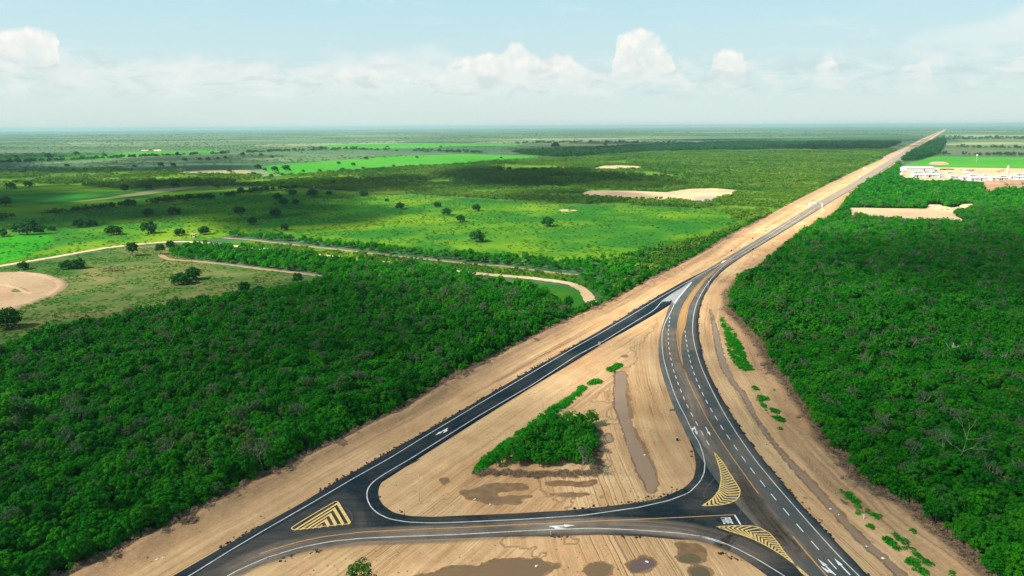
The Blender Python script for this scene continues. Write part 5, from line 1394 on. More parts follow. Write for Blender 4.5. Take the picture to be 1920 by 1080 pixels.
def weeds(px_list, label, d=.95, s=.9):
    g = np.vstack([grid_pts(P(p_), d, 64 + i) for i, p_ in enumerate(px_list)])
    g = g[fbm(g[:, 0] / 2.2, g[:, 1] / 2.2, 65, 2) + rs.uniform(-.1, .1, len(g)) > .20]
    scatter_stuff('weeds', g, s * rs.uniform(.6, 1.25, len(g)), WEED, label, 'weeds')
weeds([r4((955, 350), (1000, 355), (1030, 430), (1080, 500), (1090, 560), (1130, 620), (1140, 690), (1195, 768), (1130, 780), (1080, 740), (1042, 680), (1022, 625), (1010, 560), (1000, 500), (975, 430)),
       r4((1185, 885), (1215, 882), (1230, 900), (1200, 908)), r4((1235, 940), (1285, 950), (1290, 975), (1255, 980), (1300, 1070), (1270, 1050), (1230, 975)), r4((1310, 1030), (1385, 1045), (1375, 1065), (1330, 1060)), r4((1335, 905), (1352, 912), (1342, 925))],
      'bright green weed patches beside the ditch along the upper curve')
weeds([r3((985, 497), (1010, 500), (1022, 515), (1000, 520)), r3((1020, 525), (1050, 520), (1110, 570), (1090, 598), (1045, 565)), r3((1095, 600), (1140, 622), (1150, 635), (1110, 620)), r3((1150, 628), (1180, 628), (1205, 650), (1170, 658)), r3((1185, 662), (1225, 662), (1266, 682), (1240, 700), (1192, 686)),
       r3((1080, 625), (1140, 660), (1150, 690), (1110, 665)), r3((1190, 735), (1250, 780), (1245, 795), (1195, 755)), r3((1280, 822), (1340, 832), (1425, 900), (1380, 915), (1312, 872)), r3((1325, 788), (1400, 812), (1468, 880), (1530, 930), (1612, 1010), (1560, 1000), (1455, 900)),
       r3((1410, 950), (1490, 960), (1560, 1040), (1580, 1085), (1500, 1045)), r3((1475, 775), (1500, 785), (1490, 808), (1475, 800)), r3((1740, 1050), (1790, 1045), (1780, 1065), (1745, 1070)), r3((515, 0), (620, 20), (610, 40), (560, 30)), r3((570, 80), (600, 85), (590, 105))],
      'bright green weed patches on the bank along the lower highway')
weeds([r7((78, 790), (95, 765), (160, 690), (250, 615), (330, 560), (400, 515), (480, 460), (540, 405), (620, 360), (690, 310), (735, 268), (760, 275), (720, 320), (640, 385), (560, 440), (480, 500), (400, 560), (280, 655), (190, 740), (100, 790)), r7((770, 255), (830, 225), (850, 245), (800, 255)), r7((885, 175), (945, 130), (975, 140), (950, 162), (900, 185))],
      'bright green weedy strip along the slanting side of the copse', .85, 1.15)

def edge_shrubs(px, side, lo, hi, seed, label):
    q, t = resample(P(px), 1.0); q = q[np.hypot(q[:, 0], q[:, 1]) < 760]
    d = np.gradient(q[:, :2], axis=0); d /= np.linalg.norm(d, axis=1)[:, None]
    r = np.random.default_rng(seed); q[:, :2] += np.stack([-d[:, 1], d[:, 0]], 1) * side * r.uniform(lo, hi, len(q))[:, None]; q[:, 2] = -.5
    scatter_stuff('edge_shrubs', q, r.uniform(.28, .62, len(q)), NEAR, label, 'shrubs')
edge_shrubs(COR_L, -1, 1.0, 5.0, 3, 'low leafy shrubs closing the forest edge by the ramp road')
edge_shrubs(COR_R, 1, 3.6, 7.5, 4, 'low leafy shrubs closing the forest edge by the curving highway')

# cut brush heaped along the edges of the cleared strip
bx, by = [], []
def edge_brush(px, side, lo, hi, seed, thr):
    q, t = resample(P(px), 1.15)
    q = q[(np.hypot(q[:, 0], q[:, 1]) < 760)]
    d = np.gradient(q[:, :2], axis=0); d /= np.linalg.norm(d, axis=1)[:, None]
    nn = np.stack([-d[:, 1], d[:, 0]], 1) * side
    r = np.random.default_rng(seed); out = []
    for rep in range(4):
        o = r.uniform(lo, hi, len(q)); keep_ = fbm(np.arange(len(q)) / 14., np.zeros(len(q)) + rep, seed, 3) + r.uniform(-.15, .15, len(q)) > thr
        p_ = q.copy(); p_[:, :2] += nn * o[:, None]; p_[:, 2] = .25; out.append(p_[keep_])
    return np.vstack(out)
eb = edge_brush(COR_L, 1, -1.5, 3.2, 1, .36)
scatter_stuff('cut_brush', eb, rs.uniform(.55, 1.25, len(eb)), BRUSH, 'brown cut branches heaped along the forest edge by the ramp road', 'brush')
eb = edge_brush(COR_R, 1, -3.0, 3.4, 2, .30)
scatter_stuff('cut_brush', eb, rs.uniform(.6, 1.35, len(eb)), BRUSH, 'brown cut branches heaped along the forest edge by the curving highway', 'brush')
eb = edge_brush(r7((110, 790), (200, 775), (300, 790), (400, 800), (500, 800), (600, 790), (700, 795), (790, 790), (830, 760), (815, 690), (810, 600), (806, 500)), 1, -1.6, 1.6, 3, .22)
scatter_stuff('cut_brush', eb, rs.uniform(.35, .75, len(eb)), BRUSH, 'brown cut branches along the lower edge of the triangular copse', 'brush')

# crumbs of asphalt along the paved edges, clods over the bare soil
rb_ = []
for px_, wd in ((r7((1400, 640), (1420, 730), (1412, 815), (1340, 885), (1200, 942), (900, 988), (650, 1013)), 1.8), (r1((1400, 190), (1402, 250), (1430, 305), (1500, 352), (1600, 376)), 1.8), (r2((600, 500), (900, 490), (1200, 503), (1400, 523), (1600, 572), (1800, 662)), 1.4), (r1((560, 722), (700, 664), (900, 604), (1050, 573)), 1.6), (RA_L[3:14], 1.0), (HW_R[10:], .5)):
    q, _ = resample(P(px_), .5)
    q = np.repeat(q, 3, 0); q[:, :2] += rs.normal(size=(len(q), 2)) * wd * .55
    q = q[fbm(q[:, 0] / 3.5, q[:, 1] / 3.5, 8, 3) > .53]
    rb_.append(q)
rb_ = np.vstack(rb_); rb_[:, 2] = .05
scatter_stuff('asphalt_rubble', rb_, rs.uniform(.2, .75, len(rb_)) ** 1.2, RUBBLE, 'black asphalt crumbs spilled along the paved edges', 'rubble')
cl = grid_pts(corridor, 2.1, 44, rmax=420, holes=road_polys + [w_[0] for w_ in WATERS], hole_grow=.8)
cl = cl[fbm(cl[:, 0] / 8, cl[:, 1] / 8, 88, 3) + rs.uniform(-.1, .1, len(cl)) > .52]; cl[:, 2] = .02
scatter_stuff('soil_clods', cl, rs.uniform(.06, .42, len(cl)), CLOD, 'clods and stones strewn over the bare soil', 'clods')

# ------------------------------------------------------------------ single trees
def dome_parts(seed, Rc, h0, h1, nc, nl, size, leaf):
    v, f, ce = crown_geo(seed, Rc, h0, h1, nc, nl, size, spread=(.50, .78))
    tv, tf = trunk_geo(seed, h1, .2, ce, 5)
    return mesh_np('crown', v, f, [leaf]), mesh_np('trunk', tv, tf, [M['bark']])
DOMES = [dome_parts(200 + i, R_, h0, h1, 26, 60, .62, M['leaf_dark']) for i, (R_, h0, h1) in enumerate([(4.0, -1.2, 5.2), (4.4, -1.2, 4.6), (3.8, -1.2, 5.8)])]
TALLS = [dome_parts(210 + i, R_, h0, h1, 26, 60, .62, M['leaf_dark']) for i, (R_, h0, h1) in enumerate([(3.9, -.2, 8.6), (3.2, -.2, 7.6)])]
DF = [dome_parts(220 + i, 4.0, -1.0, 5.0, 15, 22, 1.1, M['leaf_dark']) for i in range(2)]
def single(px, wpx, kind, label, group=None, name='field_tree', sy=1.0, sz=1.0):
    loc = P([px])[0]; d = math.sqrt(loc[0] ** 2 + loc[1] ** 2 + CAM_H ** 2)
    w = wpx * d / F
    lib = {'d': DOMES, 't': TALLS, 'f': DF}[kind]
    cm, tm = lib[rs.integers(len(lib))]
    rad = 3.9
    s_ = w / (2 * rad)
    make_tree(name, cm, tm, (loc[0], loc[1], 0.02), (s_, s_ * sy, s_ * sz), rs.uniform(-.5, .5), label, 'tree', group)

for px, w, kd, lab in [
        (ra((745, 778))[0], 25, 't', 'tall dark round tree standing just below the bend of the dirt track'),
        (ra((903, 770))[0], 18, 't', 'mid green tree beside the start of the short brown track'),
        (ra((960, 752))[0], 20, 't', 'tree between the dirt track and the left end of the thicket'),
        (ra((130, 855))[0], 18, 'd', 'small dark bush touching the dirt track above the earth pit'),
        (ra((385, 852))[0], 24, 'd', 'broad bush in the meadow near the earth pit, darker of a touching pair'),
        (ra((440, 850))[0], 24, 'd', 'broad bush in the meadow near the earth pit, paler of a touching pair'),
        (ra((1022, 938))[0], 34, 'd', 'wide low bush on the bare ring in the middle of the meadow'),
        (ra((1085, 912))[0], 32, 'd', 'rounded bush behind the wide low bush on the bare ring'),
        (ra((1378, 1000))[0], 27, 't', 'dark upright tree at the meadow edge near the forest'),
        (ra((1455, 985))[0], 20, 'd', 'small bush right beside the dark upright meadow tree'),
        (ra((1125, 1056))[0], 26, 'd', 'rounded tree where the meadow meets the forest, leftmost of those at the edge'),
        (ra((1677, 942))[0], 22, 't', 'slim dark tree at the right tip of the meadow'),
        ((14, 614), 46, 'd', 'large dense bush at the left picture edge below the earth pit'),
        (ra((835, 652))[0], 30, 'd', 'largest dark dome tree of the pasture above the dirt track'),
        (ra((640, 660))[0], 26, 'd', 'dark dome tree on the lighter grass above the dirt track'),
        (ra((1010, 664))[0], 20, 'd', 'dark dome tree left of the small white hut'),
        (ra((1148, 658))[0], 22, 'd', 'dark dome tree right of the small white hut'),
        (rb((880, 700))[0], 32, 'd', 'dark dome tree standing alone in the sunlit pasture closest to the hedge belt'),
        (rb((1277, 612))[0], 28, 'd', 'dark dome tree standing farthest right in the sunlit pasture'),
        (ra((705, 428))[0], 17, 't', 'dark round tree at the end of the faded tan strip'),
        (ra((155, 660))[0], 52, 'd', 'long low dark clump of trees at the left of the pasture')]:
    single(px, w, kd, lab, None, sy=.45 if 'long low' in lab else 1.0, sz=.6 if 'long low' in lab else 1.0)
for px, w in [(p_[:2], p_[2]) for p_ in np.array([(835, 556, 21), (978, 547, 23), (1345, 541, 22), (1548, 561, 23), (1560, 466, 19), (1595, 494, 20), (1663, 491, 15), (1645, 436, 17), (1758, 447, 22), (1850, 439, 12), (1420, 602, 20), (1600, 634, 17), (1355, 423, 14), (290, 637, 12), (440, 619, 20), (517, 612, 18), (733, 498, 20), (30, 498, 22), (10, 672, 18)]) * [1 / 3, 1 / 3, 1] + [0, 220, 0]] + \
             [(p_[:2], p_[2]) for p_ in np.array([(50, 438, 11), (245, 444, 18), (375, 473, 9), (450, 516, 19), (660, 504, 16), (713, 550, 21), (790, 586, 19), (877, 527, 19)]) * [1 / 3, 1 / 3, 1] + [600, 220, 0]]:
    single(px, w, 'd', 'dark dome shaped tree, one of many dotted over the wide green pasture', 'dome trees dotted over the pasture')
for px, w in [(p_[:2], p_[2]) for p_ in np.array([(60, 402, 16), (163, 392, 15), (275, 230, 12), (378, 280, 9), (757, 282, 8), (905, 277, 11), (975, 277, 10), (1040, 247, 9), (1125, 241, 7), (1170, 242, 8), (1228, 236, 7), (1268, 232, 7), (1705, 308, 7), (1800, 306, 8), (1525, 336, 9), (1290, 308, 9), (1450, 290, 13), (1490, 300, 8), (1545, 303, 14), (1610, 300, 16), (1590, 330, 9), (1430, 330, 12), (1220, 397, 10), (835, 405, 13), (985, 395, 14), (430, 212, 9), (590, 222, 9), (90, 226, 6), (1470, 217, 8), (1530, 228, 8), (1365, 217, 9)]) * [1 / 3, 1 / 3, 1] + [0, 220, 0]] + \
             [(p_[:2], p_[2]) for p_ in np.array([(105, 264, 8), (187, 272, 9), (127, 305, 11), (243, 292, 8), (415, 280, 8), (1020, 232, 6), (545, 230, 7), (1210, 302, 12), (1265, 299, 10), (1295, 298, 8), (1010, 300, 12), (1065, 297, 10), (260, 238, 9), (380, 170, 6), (680, 170, 6), (1325, 172, 18), (1190, 186, 6), (1605, 160, 9)]) * [1 / 3, 1 / 3, 1] + [600, 220, 0]]:
    single(px, w, 'f', 'far dark tree standing out on the open fields beyond the pasture', 'far trees on the open fields')

def at0(px): return P([px], 0.0)[0]
def bare_tree(px, hpx, seed, label, leaves=0, spread=.42, r0=.2, mat='bark_pale', z=0.0, name='bare_tree'):
    loc = P([px], z)[0]; d = math.sqrt(loc[0] ** 2 + loc[1] ** 2 + CAM_H ** 2); h = hpx * d / F
    (tv, tf), tips = bare_geo(seed, h, spread, r0)
    t = empty(name, (loc[0], loc[1], z)); obj('trunk', mesh_np('trunk', tv, tf, [M[mat]]), t)
    if leaves:
        r = np.random.default_rng(seed); tp = np.array(tips)[r.integers(0, len(tips), leaves)] + r.normal(size=(leaves, 3)) * .45
        v, f = leaf_cards(tp, r.normal(size=(leaves, 3)) + [0, 0, .8], .42, r)
        obj('crown', mesh_np('crown', v, f, [M['leaf_grey'] if leaves < 600 else M['leaf']]), t)
    return tag(t, label, 'tree')
bare_tree((1788, 676), 36, 301, 'bare white branched tree rising from the forest above its pale twin', 0, .5, .20, 'bark_white')
bare_tree((1812, 668), 24, 302, 'thin grey leafless tree beside the bare white branched tree', 60, .5, .12)
bare_tree((1796, 880), 92, 303, 'tall pale thin leaved tree in the lower right forest', 420, .55, .15)
bare_tree((1766, 860), 50, 304, 'wispy grey tree just left of the tall pale thin leaved tree', 260, .5, .12)
bare_tree((1685, 515), 26, 305, 'small pale leafless tree in the upper right forest', 0, .5, .16)
bare_tree((1602, 610), 24, 306, 'pale trunked sparse tree in the middle of the right forest', 130, .45, .14)
bare_tree((983, 497), 14, 307, 'bare yellowish dead tree in the hedge belt', 0, .55, .22, 'bark_white')
bare_tree((1092, 884), 46, 308, 'pale trunked tree with thin crown at the lower corner of the copse', 420, .42, .15)
bare_tree((195, 905), 26, 309, 'grey leafless tree deep in the lower left forest', 60, .5, .13)
bare_tree((52, 900), 22, 310, 'short pale snag in the lower left forest', 0, .25, .12)
lt_v, lt_f, lt_c = crown_geo(411, 2.9, 1.0, 6.3, 26, 62, .40, gap=.12); lt_tv, lt_tf = trunk_geo(411, 6.0, .12, lt_c, 9)
make_tree('lone_tree', mesh_np('crown', lt_v, lt_f, [M['leaf_bush']]), mesh_np('trunk', lt_tv, lt_tf, [M['bark']]), tuple(at0((679, 1104))), .95, .4, 'small airy olive green tree alone on the bare ground by the large puddle', 'tree')
bare_tree((414, 860), 34, 312, 'grey twiggy tree in the middle of the left forest', 120, .45, .12)
bare_tree((530, 790), 34, 313, 'thin pale tree rising through the left forest toward the ramp road', 160, .45, .12)
for k_, (px_, h_) in enumerate([((1720, 512), 15), ((1545, 525), 16), ((1715, 560), 18), ((1553, 690), 24), ((1660, 640), 22), ((1880, 690), 26), ((1640, 770), 28), ((1730, 745), 26), ((1885, 560), 18), ((1480, 560), 16)]):
    bare_tree(px_, h_, 330 + k_, 'pale thin limbed tree, one of several poking out of the right forest canopy', 70 + 30 * (k_ % 3), .5, .12, 'bark_white' if k_ % 2 else 'bark_pale')['group'] = 'pale trees in the right forest'
t = empty('dead_bush', P([(211, 508)])[0]); pr = BRUSH[1].data
for k_ in range(3):
    q = obj('dry_branches', pr, t, (k_ * 2.6 - 2.6, (k_ % 2) * 1.5, 0), k_ * 1.3); q.scale = (1.7, 1.5, 1.9)
tag(t, 'heap of dead brown brush alone in the meadow', 'dead bush')

# ------------------------------------------------------------------ signs, poles and small things by the roads
def at(px, z=0.0): return Vector(P([px], z)[0])
def along(px, d=4.0):
    """direction (angle) of the nearest road at a pixel"""
    q = at(px); best = None
    for g in (ramp_c, hw_c):
        i = int(np.argmin(np.hypot(g[:, 0] - q.x, g[:, 1] - q.y)))
        e = math.hypot(g[i, 0] - q.x, g[i, 1] - q.y)
        j, k = max(0, i - 2), min(len(g) - 1, i + 2)
        if best is None or e < best[0]: best = (e, math.atan2(g[k, 1] - g[j, 1], g[k, 0] - g[j, 0]))
    return best[1]

def pole(px, h, r, label, arm=0.0):
    t = empty('utility_pole', at(px, 0.0))
    MB().tube((0, 0, -.3), (0, 0, h), r, r * .6, 10).build('shaft', M['grey_metal'], t, shade=True)
    MB().box((0, 0, .12), (r * 5, r * 5, .24), bevel=.02).build('base_block', M['concrete'], t)
    MB().tube((0, 0, h), (0, 0, h + .12), r * .9, r * .5, 10).build('cap', M['grey_metal'], t)
    if arm: MB().tube((0, 0, h - .15), (arm, 0, h + .1), r * .45, r * .4, 8).build('arm', M['grey_metal'], t)
    return tag(t, label, 'pole')
pole((787, 944), 8.1, .07, 'thin grey pole on the bare ground near the rounded corner of the ramp road')
pole((1018, 771), 6.3, .08, 'thin grey pole between the ramp road and the weedy strip of the copse')
pole((1189, 656), 8.2, .09, 'thin grey pole near the top tip of the bare triangle')
pole((1327, 550), 7.0, .12, 'pale pole on the outer shoulder of the highway curve beside the ochre median', .6)
pole((1431.5, 478), 4.2, .09, 'short thin pole by the highway just beyond the green sign')
t = empty('marker_post', at((1032.6, 1004)))
MB().tube((0, 0, -.2), (0, 0, 1.6), .07, .06, 10).build('shaft', M['grey_metal'], t); MB().box((0, 0, .08), (.3, .3, .16)).build('base_block', M['concrete'], t)
tag(t, 'short grey post at the lower edge of the link road below the white arrow', 'post')

def sign(px, w, h, clear, face, label, yaw=None, posts=1, back=None):
    t = empty('road_sign', at(px), (along(px) + R(90)) if yaw is None else yaw)
    xs = [0] if posts == 1 else [-w * .36, w * .36]
    for x in xs: MB().box((x, .04, (clear + h) / 2 - .1), (.09, .06, clear + h), bevel=.01).build('post', M['grey_metal'], t)
    p_ = MB().box((0, 0, clear + h / 2), (w, .04, h), bevel=.015).build('sign_panel', M[face], t)
    bw = .05
    f_ = MB()
    for sx in (-1, 1): f_.box((sx * (w / 2 - bw / 2), -.026, clear + h / 2), (bw, .012, h - 2 * bw))
    for sz in (-1, 1): f_.box((0, -.026, clear + h / 2 + sz * (h / 2 - bw / 2)), (w, .012, bw))
    f_.build('rim', M['white_metal' if face != 'white_metal' else 'grey_metal'], p_)
    return tag(t, label, 'road sign')
sign((1123.6, 649.5), 1.15, 1.5, .55, 'white_metal', 'white rectangular sign standing at the lower edge of the straight ramp road', R(20))
sign((1433.4, 456), 1.5, 1.5, 1.0, 'white_metal', 'square white sign by the highway just beyond the green sign', R(15))
sign((1411.5, 472), 2.0, 1.5, 1.2, 'green_sign', 'green road sign by the highway before the square white sign', R(15), 2)
sign((1517.4, 403), 1.3, 1.1, 1.0, 'white_metal', 'small white sign at the right shoulder just before the overhead gantry', R(15))
t = empty('road_sign', at((1260.5, 776.5)), R(5))
for x in (-.6, .6): MB().box((x, 0, .7), (.09, .07, 1.5)).build('post', M['grey_metal'], t)
MB().box((0, -.05, 1.45), (1.75, .05, .45), bevel=.01).build('sign_panel', M['brown_sign'], t)
tag(t, 'low brown board on two posts at the left edge of the highway curve', 'road sign')

t = empty('marker_post', at((1619, 973.5)))
MB().box((0, 0, .55), (.22, .16, 1.25), bevel=.03).build('post', M['white_metal'], t); MB().prism([(-.11, 1.17), (.11, 1.17), (0, 1.27)], -.08, .08).build('cap', M['white_metal'], t)
tag(t, 'short white marker post among the weeds on the bank by the highway', 'post')
for i, px in enumerate(Z(1480, 840, 6.75, [(145, 108), (205, 150), (250, 200), (287, 252), (342, 300), (392, 352), (426, 402), (470, 445), (518, 480), (583, 572)])):
    r = random.Random(i)
    t = empty('stake', at(px), r.uniform(0, 3)); h = r.uniform(.8, 1.5)
    MB().tube((0, 0, -.3), (r.uniform(-.15, .15), r.uniform(-.15, .15), h), .055, .035, 6).build('stick', M['wood'], t)
    MB().box((.02, 0, h * .75), (.16, .05, .05)).build('peg', M['wood'], t)
    tag(t, 'thin weathered stake in the row on the bank between ditch and forest', 'stake', 'stakes in a row on the bank')

def drum(px, label, s=1.0):
    t = empty('drum', at(px)); t.scale = (s, s, s)
    MB().tube((0, 0, 0), (0, 0, .95), .33, .30, 14).tube((0, 0, .28), (0, 0, .34), .35, .35, 14).tube((0, 0, .62), (0, 0, .68), .34, .34, 14).build('body', M['black_metal'], t)
    MB().tube((0, 0, .95), (0, 0, 1.0), .32, .27, 14).build('lid', M['grey_metal'], t)
    return tag(t, label, 'drum')
drum((1411, 448), 'dark drum on the bare verge left of the highway, across from the green sign', 1.3)
drum((1436, 434), 'dark drum on the bare verge farther up the highway, across from the white sign', 1.3)
drum((1371, 470.5), 'dark drum on the bare verge nearest the merge of ramp and highway', 1.3)
drum((1269.8, 826), 'black drum on bare soil left of the highway corner, beside the rubble', 1.0)

lump = CLOD[0].data
for i, px in enumerate([(1509.3, 933.6), (1504, 941.8), (1517, 953.5), (1538.8, 975.3)]):
    o = obj('soil_lump', bpy.data.meshes.new_from_object(RUBBLE[i % 3]) if False else RUBBLE[i % 3].data.copy(), None, tuple(at(px, .08)), i * .8)
    o.scale = (1.0, .5, .6); o.data.materials.clear(); o.data.materials.append(M['dry_leaf'])
    tag(o, 'dark lump of soil on the bare shoulder right of the highway', 'soil lump', 'dark soil lumps on the shoulder')
for i, px in enumerate([(1557, 954.2), (1572.6, 965), (1625, 1024.5), (1656, 1047), (890, 936), (919, 945.8), (1209, 853), (295, 1048.6), (305, 1045.7), (1213, 1053.3), (1006, 1061), (1231, 734), (1146, 647), (1141, 567)]):
    bm = bmesh.new(); bmesh.ops.create_icosphere(bm, subdivisions=2, radius=.26); r = random.Random(i + 40)
    for v in bm.verts: v.co *= r.uniform(.55, 1.25); v.co.z *= .45
    me = bpy.data.meshes.new('plastic_scrap'); bm.to_mesh(me); bm.free(); me.materials.append(M['white_metal'])
    o = obj('plastic_scrap', me, None, tuple(at(px, .06)), i); s_ = r.uniform(.7, 1.5); o.scale = (s_, s_ * .7, s_)
    tag(o, 'small white scrap lying on the bare soil or in a puddle', 'litter', 'white scraps littering the bare soil')

# overhead gantry
a, c = at((1516.6, 390)), at((1541.2, 391.3)); dv = c - a; W = dv.length; yaw = math.atan2(dv.y, dv.x); H = 6.0
t = empty('overhead_gantry', a, yaw)
for x in (0, W):
    MB().tube((x, 0, -.3), (x, 0, H - .5), .34, .28, 14).build('column', M['white_metal'], t, shade=True)
    MB().box((x, 0, .15), (1.3, 1.3, .4), bevel=.05).build('footing', M['concrete'], t)
bmq = MB()
for x0, x1 in ((0, .9), (W, W - .9)):
    prev = None
    for k in range(6):
        th = k / 5 * math.pi / 2; pnt = (x0 + (x1 - x0) * (1 - math.cos(th)), 0, H - .9 + .9 * math.sin(th))
        if prev: bmq.tube(prev, pnt, .27, .27, 10)
        prev = pnt
bmq.tube((.9, 0, H), (W - .9, 0, H), .27, .27, 12); bmq.build('beam', M['white_metal'], t, shade=True)
p_ = MB().box((W * .66, -.38, H), (2.2, .10, 2.0), bevel=.03).build('sign_panel', M['green_sign'], t)
MB().box((W * .66, -.46, H + .1), (.16, .03, 1.0)).prism([(W * .66 - .38, H + .35), (W * .66 + .38, H + .35), (W * .66, H + .85)], -.475, -.445).build('arrow_mark', M['white_metal'], p_)
tag(t, 'white overhead gantry with a green sign panel spanning the highway', 'gantry')

# small white hut by the track
t = empty('hut', at((363, 444.5)), R(-8))
MB().box((0, 0, 1.15), (3.6, 2.4, 2.3), bevel=.03).build('wall', M['wall_white'], t)
MB().prism([(-2.4, 2.32), (2.6, 2.32), (2.5, 2.6), (-2.3, 2.75)], -1.6, 1.6).build('roof', M['yellow_line'], t)
MB().box((-1.1, -1.22, .95), (.9, .06, 1.9)).build('door', M['dark_open'], t)
MB().box((.8, -1.22, 1.4), (.9, .05, .8)).build('window', M['glass'], t)
tag(t, 'tiny white hut with a tan roof beside the dirt track', 'hut')

# two cows grazing at the far left
def cow(px, mat, rz, label):
    t = empty('cow', at(px), rz)
    bm = bmesh.new(); L = bm.verts.layers.skin.verify()
    pts = {'hip': (-.65, 0, 1.15, .32), 'bel': (0, 0, 1.1, .38), 'sh': (.6, 0, 1.15, .34), 'nk': (.95, 0, 1.15, .20), 'hd': (1.25, 0, .85, .15), 'mz': (1.42, 0, .62, .10), 'tl': (-.95, 0, 1.2, .06), 'tl2': (-1.02, 0, .6, .035)}
    for s_, y in (('l', .22), ('r', -.22)):
        pts['hk' + s_] = (-.72, y, .68, .12); pts['hh' + s_] = (-.80, y, .40, .075); pts['hf' + s_] = (-.74, y, .02, .065)
        pts['fk' + s_] = (.55, y, .62, .11); pts['fh' + s_] = (.57, y, .36, .07); pts['ff' + s_] = (.55, y, .02, .065)
        pts['er' + s_] = (1.18, y * .95, .98, .05)
    vs = {}
    for k, (x, y, z, r) in pts.items():
        vs[k] = bm.verts.new((x, y, z)); vs[k][L].radius = (r, r)
    ed = [('hip', 'bel'), ('bel', 'sh'), ('sh', 'nk'), ('nk', 'hd'), ('hd', 'mz'), ('hip', 'tl'), ('tl', 'tl2')]
    for s_ in 'lr': ed += [('hip', 'hk' + s_), ('hk' + s_, 'hh' + s_), ('hh' + s_, 'hf' + s_), ('sh', 'fk' + s_), ('fk' + s_, 'fh' + s_), ('fh' + s_, 'ff' + s_), ('hd', 'er' + s_)]
    for x, y in ed: bm.edges.new((vs[x], vs[y]))
    vs['hip'][L].use_root = True
    me = bpy.data.meshes.new('body'); bm.to_mesh(me); bm.free(); me.materials.append(mat)
    o = obj('body', me, t); o.modifiers.new('skin', 'SKIN'); m_ = o.modifiers.new('sub', 'SUBSURF'); m_.levels = m_.render_levels = 1
    return tag(t, label, 'cow')
cow((16.7, 423), M['hide_tan'], 2.8, 'tan cow grazing in the pasture at the far left')
cow((27, 424.4), M['hide_white'], .3, 'whitish cow grazing just right of the tan cow')

# ------------------------------------------------------------------ vehicles
def truck(px, yaw, label, L=7.5, cargo='roof_white', cabm='white_metal', z=.17, low=False):
    t = empty('truck', at(px, z), yaw)
    MB().box((0, 0, .75), (L, .9, .25)).build('chassis', M['black_metal'], t)
    cb = MB().prism([(L / 2 - 1.9, .8), (L / 2, .8), (L / 2, 1.75), (L / 2 - .35, 2.65), (L / 2 - 1.9, 2.65)], -1.15, 1.15).build('cab', M[cabm], t)
    MB().prism([(L / 2 + .02, 1.78), (L / 2 - .33, 2.5), (L / 2 - .38, 2.5), (L / 2 - .04, 1.78)], -1.0, 1.0).build('windscreen', M['glass'], cb)
    if low:
        MB().box((-1.0, 0, 1.25), (L - 2.3, 2.3, .9), bevel=.04).build('load_bed', M[cargo], t)
    else:
        MB().box((-1.0, 0, 2.2), (L - 2.2, 2.45, 2.7), bevel=.05).build('cargo_box', M[cargo], t)
    for x in (L / 2 - 1.0, -L / 2 + 1.6, -L / 2 + .7):
        for y in (-1.0, 1.0):
            w = MB().tube((x, y - .16, .48), (x, y + .16, .48), .48, .48, 16).build('wheel', M['tyre'], t)
            MB().tube((x, y - .18, .48), (x, y + .18, .48), .22, .22, 10).build('hub', M['grey_metal'], w)
    return tag(t, label, 'truck')
truck((1621, 318), along((1621, 318)) + .5, 'white box truck parked on the sandy verge left of the far highway', 8.5, z=.05)
truck((1612, 333.5), along((1612, 333)), 'white truck driving on the highway below the parked box truck', 6.5)
truck((1726, 263), along((1726, 263)), 'distant white truck on the far highway near the horizon', 9)

# ------------------------------------------------------------------ construction camp
def building(x0, x1, ytop, ybot, D, roof, label, name='shed', cat_='shed', wallm='wall_white', doors=((.3, .12),), gable=True, hmin=2.8, windows=0):
    a, c = at(rk((x0, ybot))[0]), at(rk((x1, ybot))[0]); W = (c - a).length; yaw = math.atan2(c.y - a.y, c.x - a.x)
    ppm = F / math.hypot(a.length, CAM_H)
    hh = max(hmin, (ybot - ytop) / 7.385 / ppm - .07 * D); eave = hh * (.72 if gable else .92)
    t = empty(name, a, yaw)
    wl_ = MB().box((W / 2, D / 2, eave / 2), (W, D, eave)).build('wall', M[wallm], t)
    if gable: rf = MB().prism([(-.4, eave + .003), (D + .4, eave + .003), (D / 2, hh)], 0, 1)
    else: rf = MB().prism([(-.3, eave + .003), (D + .3, eave + .003), (D + .3, hh), (-.3, hh * .97)], 0, 1)
    o = rf.build('roof', M[roof], t)
    # prism was built with XZ outline along y: turn it so that the ridge runs along x
    for v in o.data.vertices: v.co = Vector((v.co.y * (W + .6) - .3, v.co.x, v.co.z))
    o.data.flip_normals()
    for (u, dw) in doors:
        MB().box((W * u, -.03, eave * .38), (max(1.2, W * dw), .08, eave * .76)).build('door', M['dark_open'], wl_)
    for k in range(windows):
        MB().box((W * (k + .5) / windows, -.03, eave * .62), (min(1.4, W / windows * .5), .07, eave * .25)).build('window', M['glass'], wl_)
    return tag(t, label, cat_)
building(285, 685, 203, 268, 26, 'roof_grey', 'largest grey roofed shed at the back left of the camp', doors=((.63, .035),))
building(690, 752, 234, 264, 10, 'roof_white', 'small white shed against the right end of the largest shed')
building(758, 950, 232, 252, 6, 'dirt_brown', 'long low brown roofed shelter right of the largest shed', 'shelter', 'shelter', 'dirt_brown', hmin=2.2, gable=False)
building(392, 520, 278, 300, 8, 'roof_white', 'low white cabin before the largest shed', 'cabin', 'cabin', gable=False, windows=5)
building(530, 590, 266, 292, 7, 'roof_white', 'short white cabin below the dark doorway of the largest shed', 'cabin', 'cabin', gable=False, windows=2)
building(640, 735, 272, 296, 7, 'roof_grey', 'grey topped cabin between the two big sheds', 'cabin', 'cabin', gable=False, windows=3)
building(392, 552, 306, 352, 12, 'roof_white', 'white left half of the long front shed', windows=4)
building(556, 745, 300, 354, 12, 'roof_grey', 'grey roofed right half of the long front shed', windows=6)
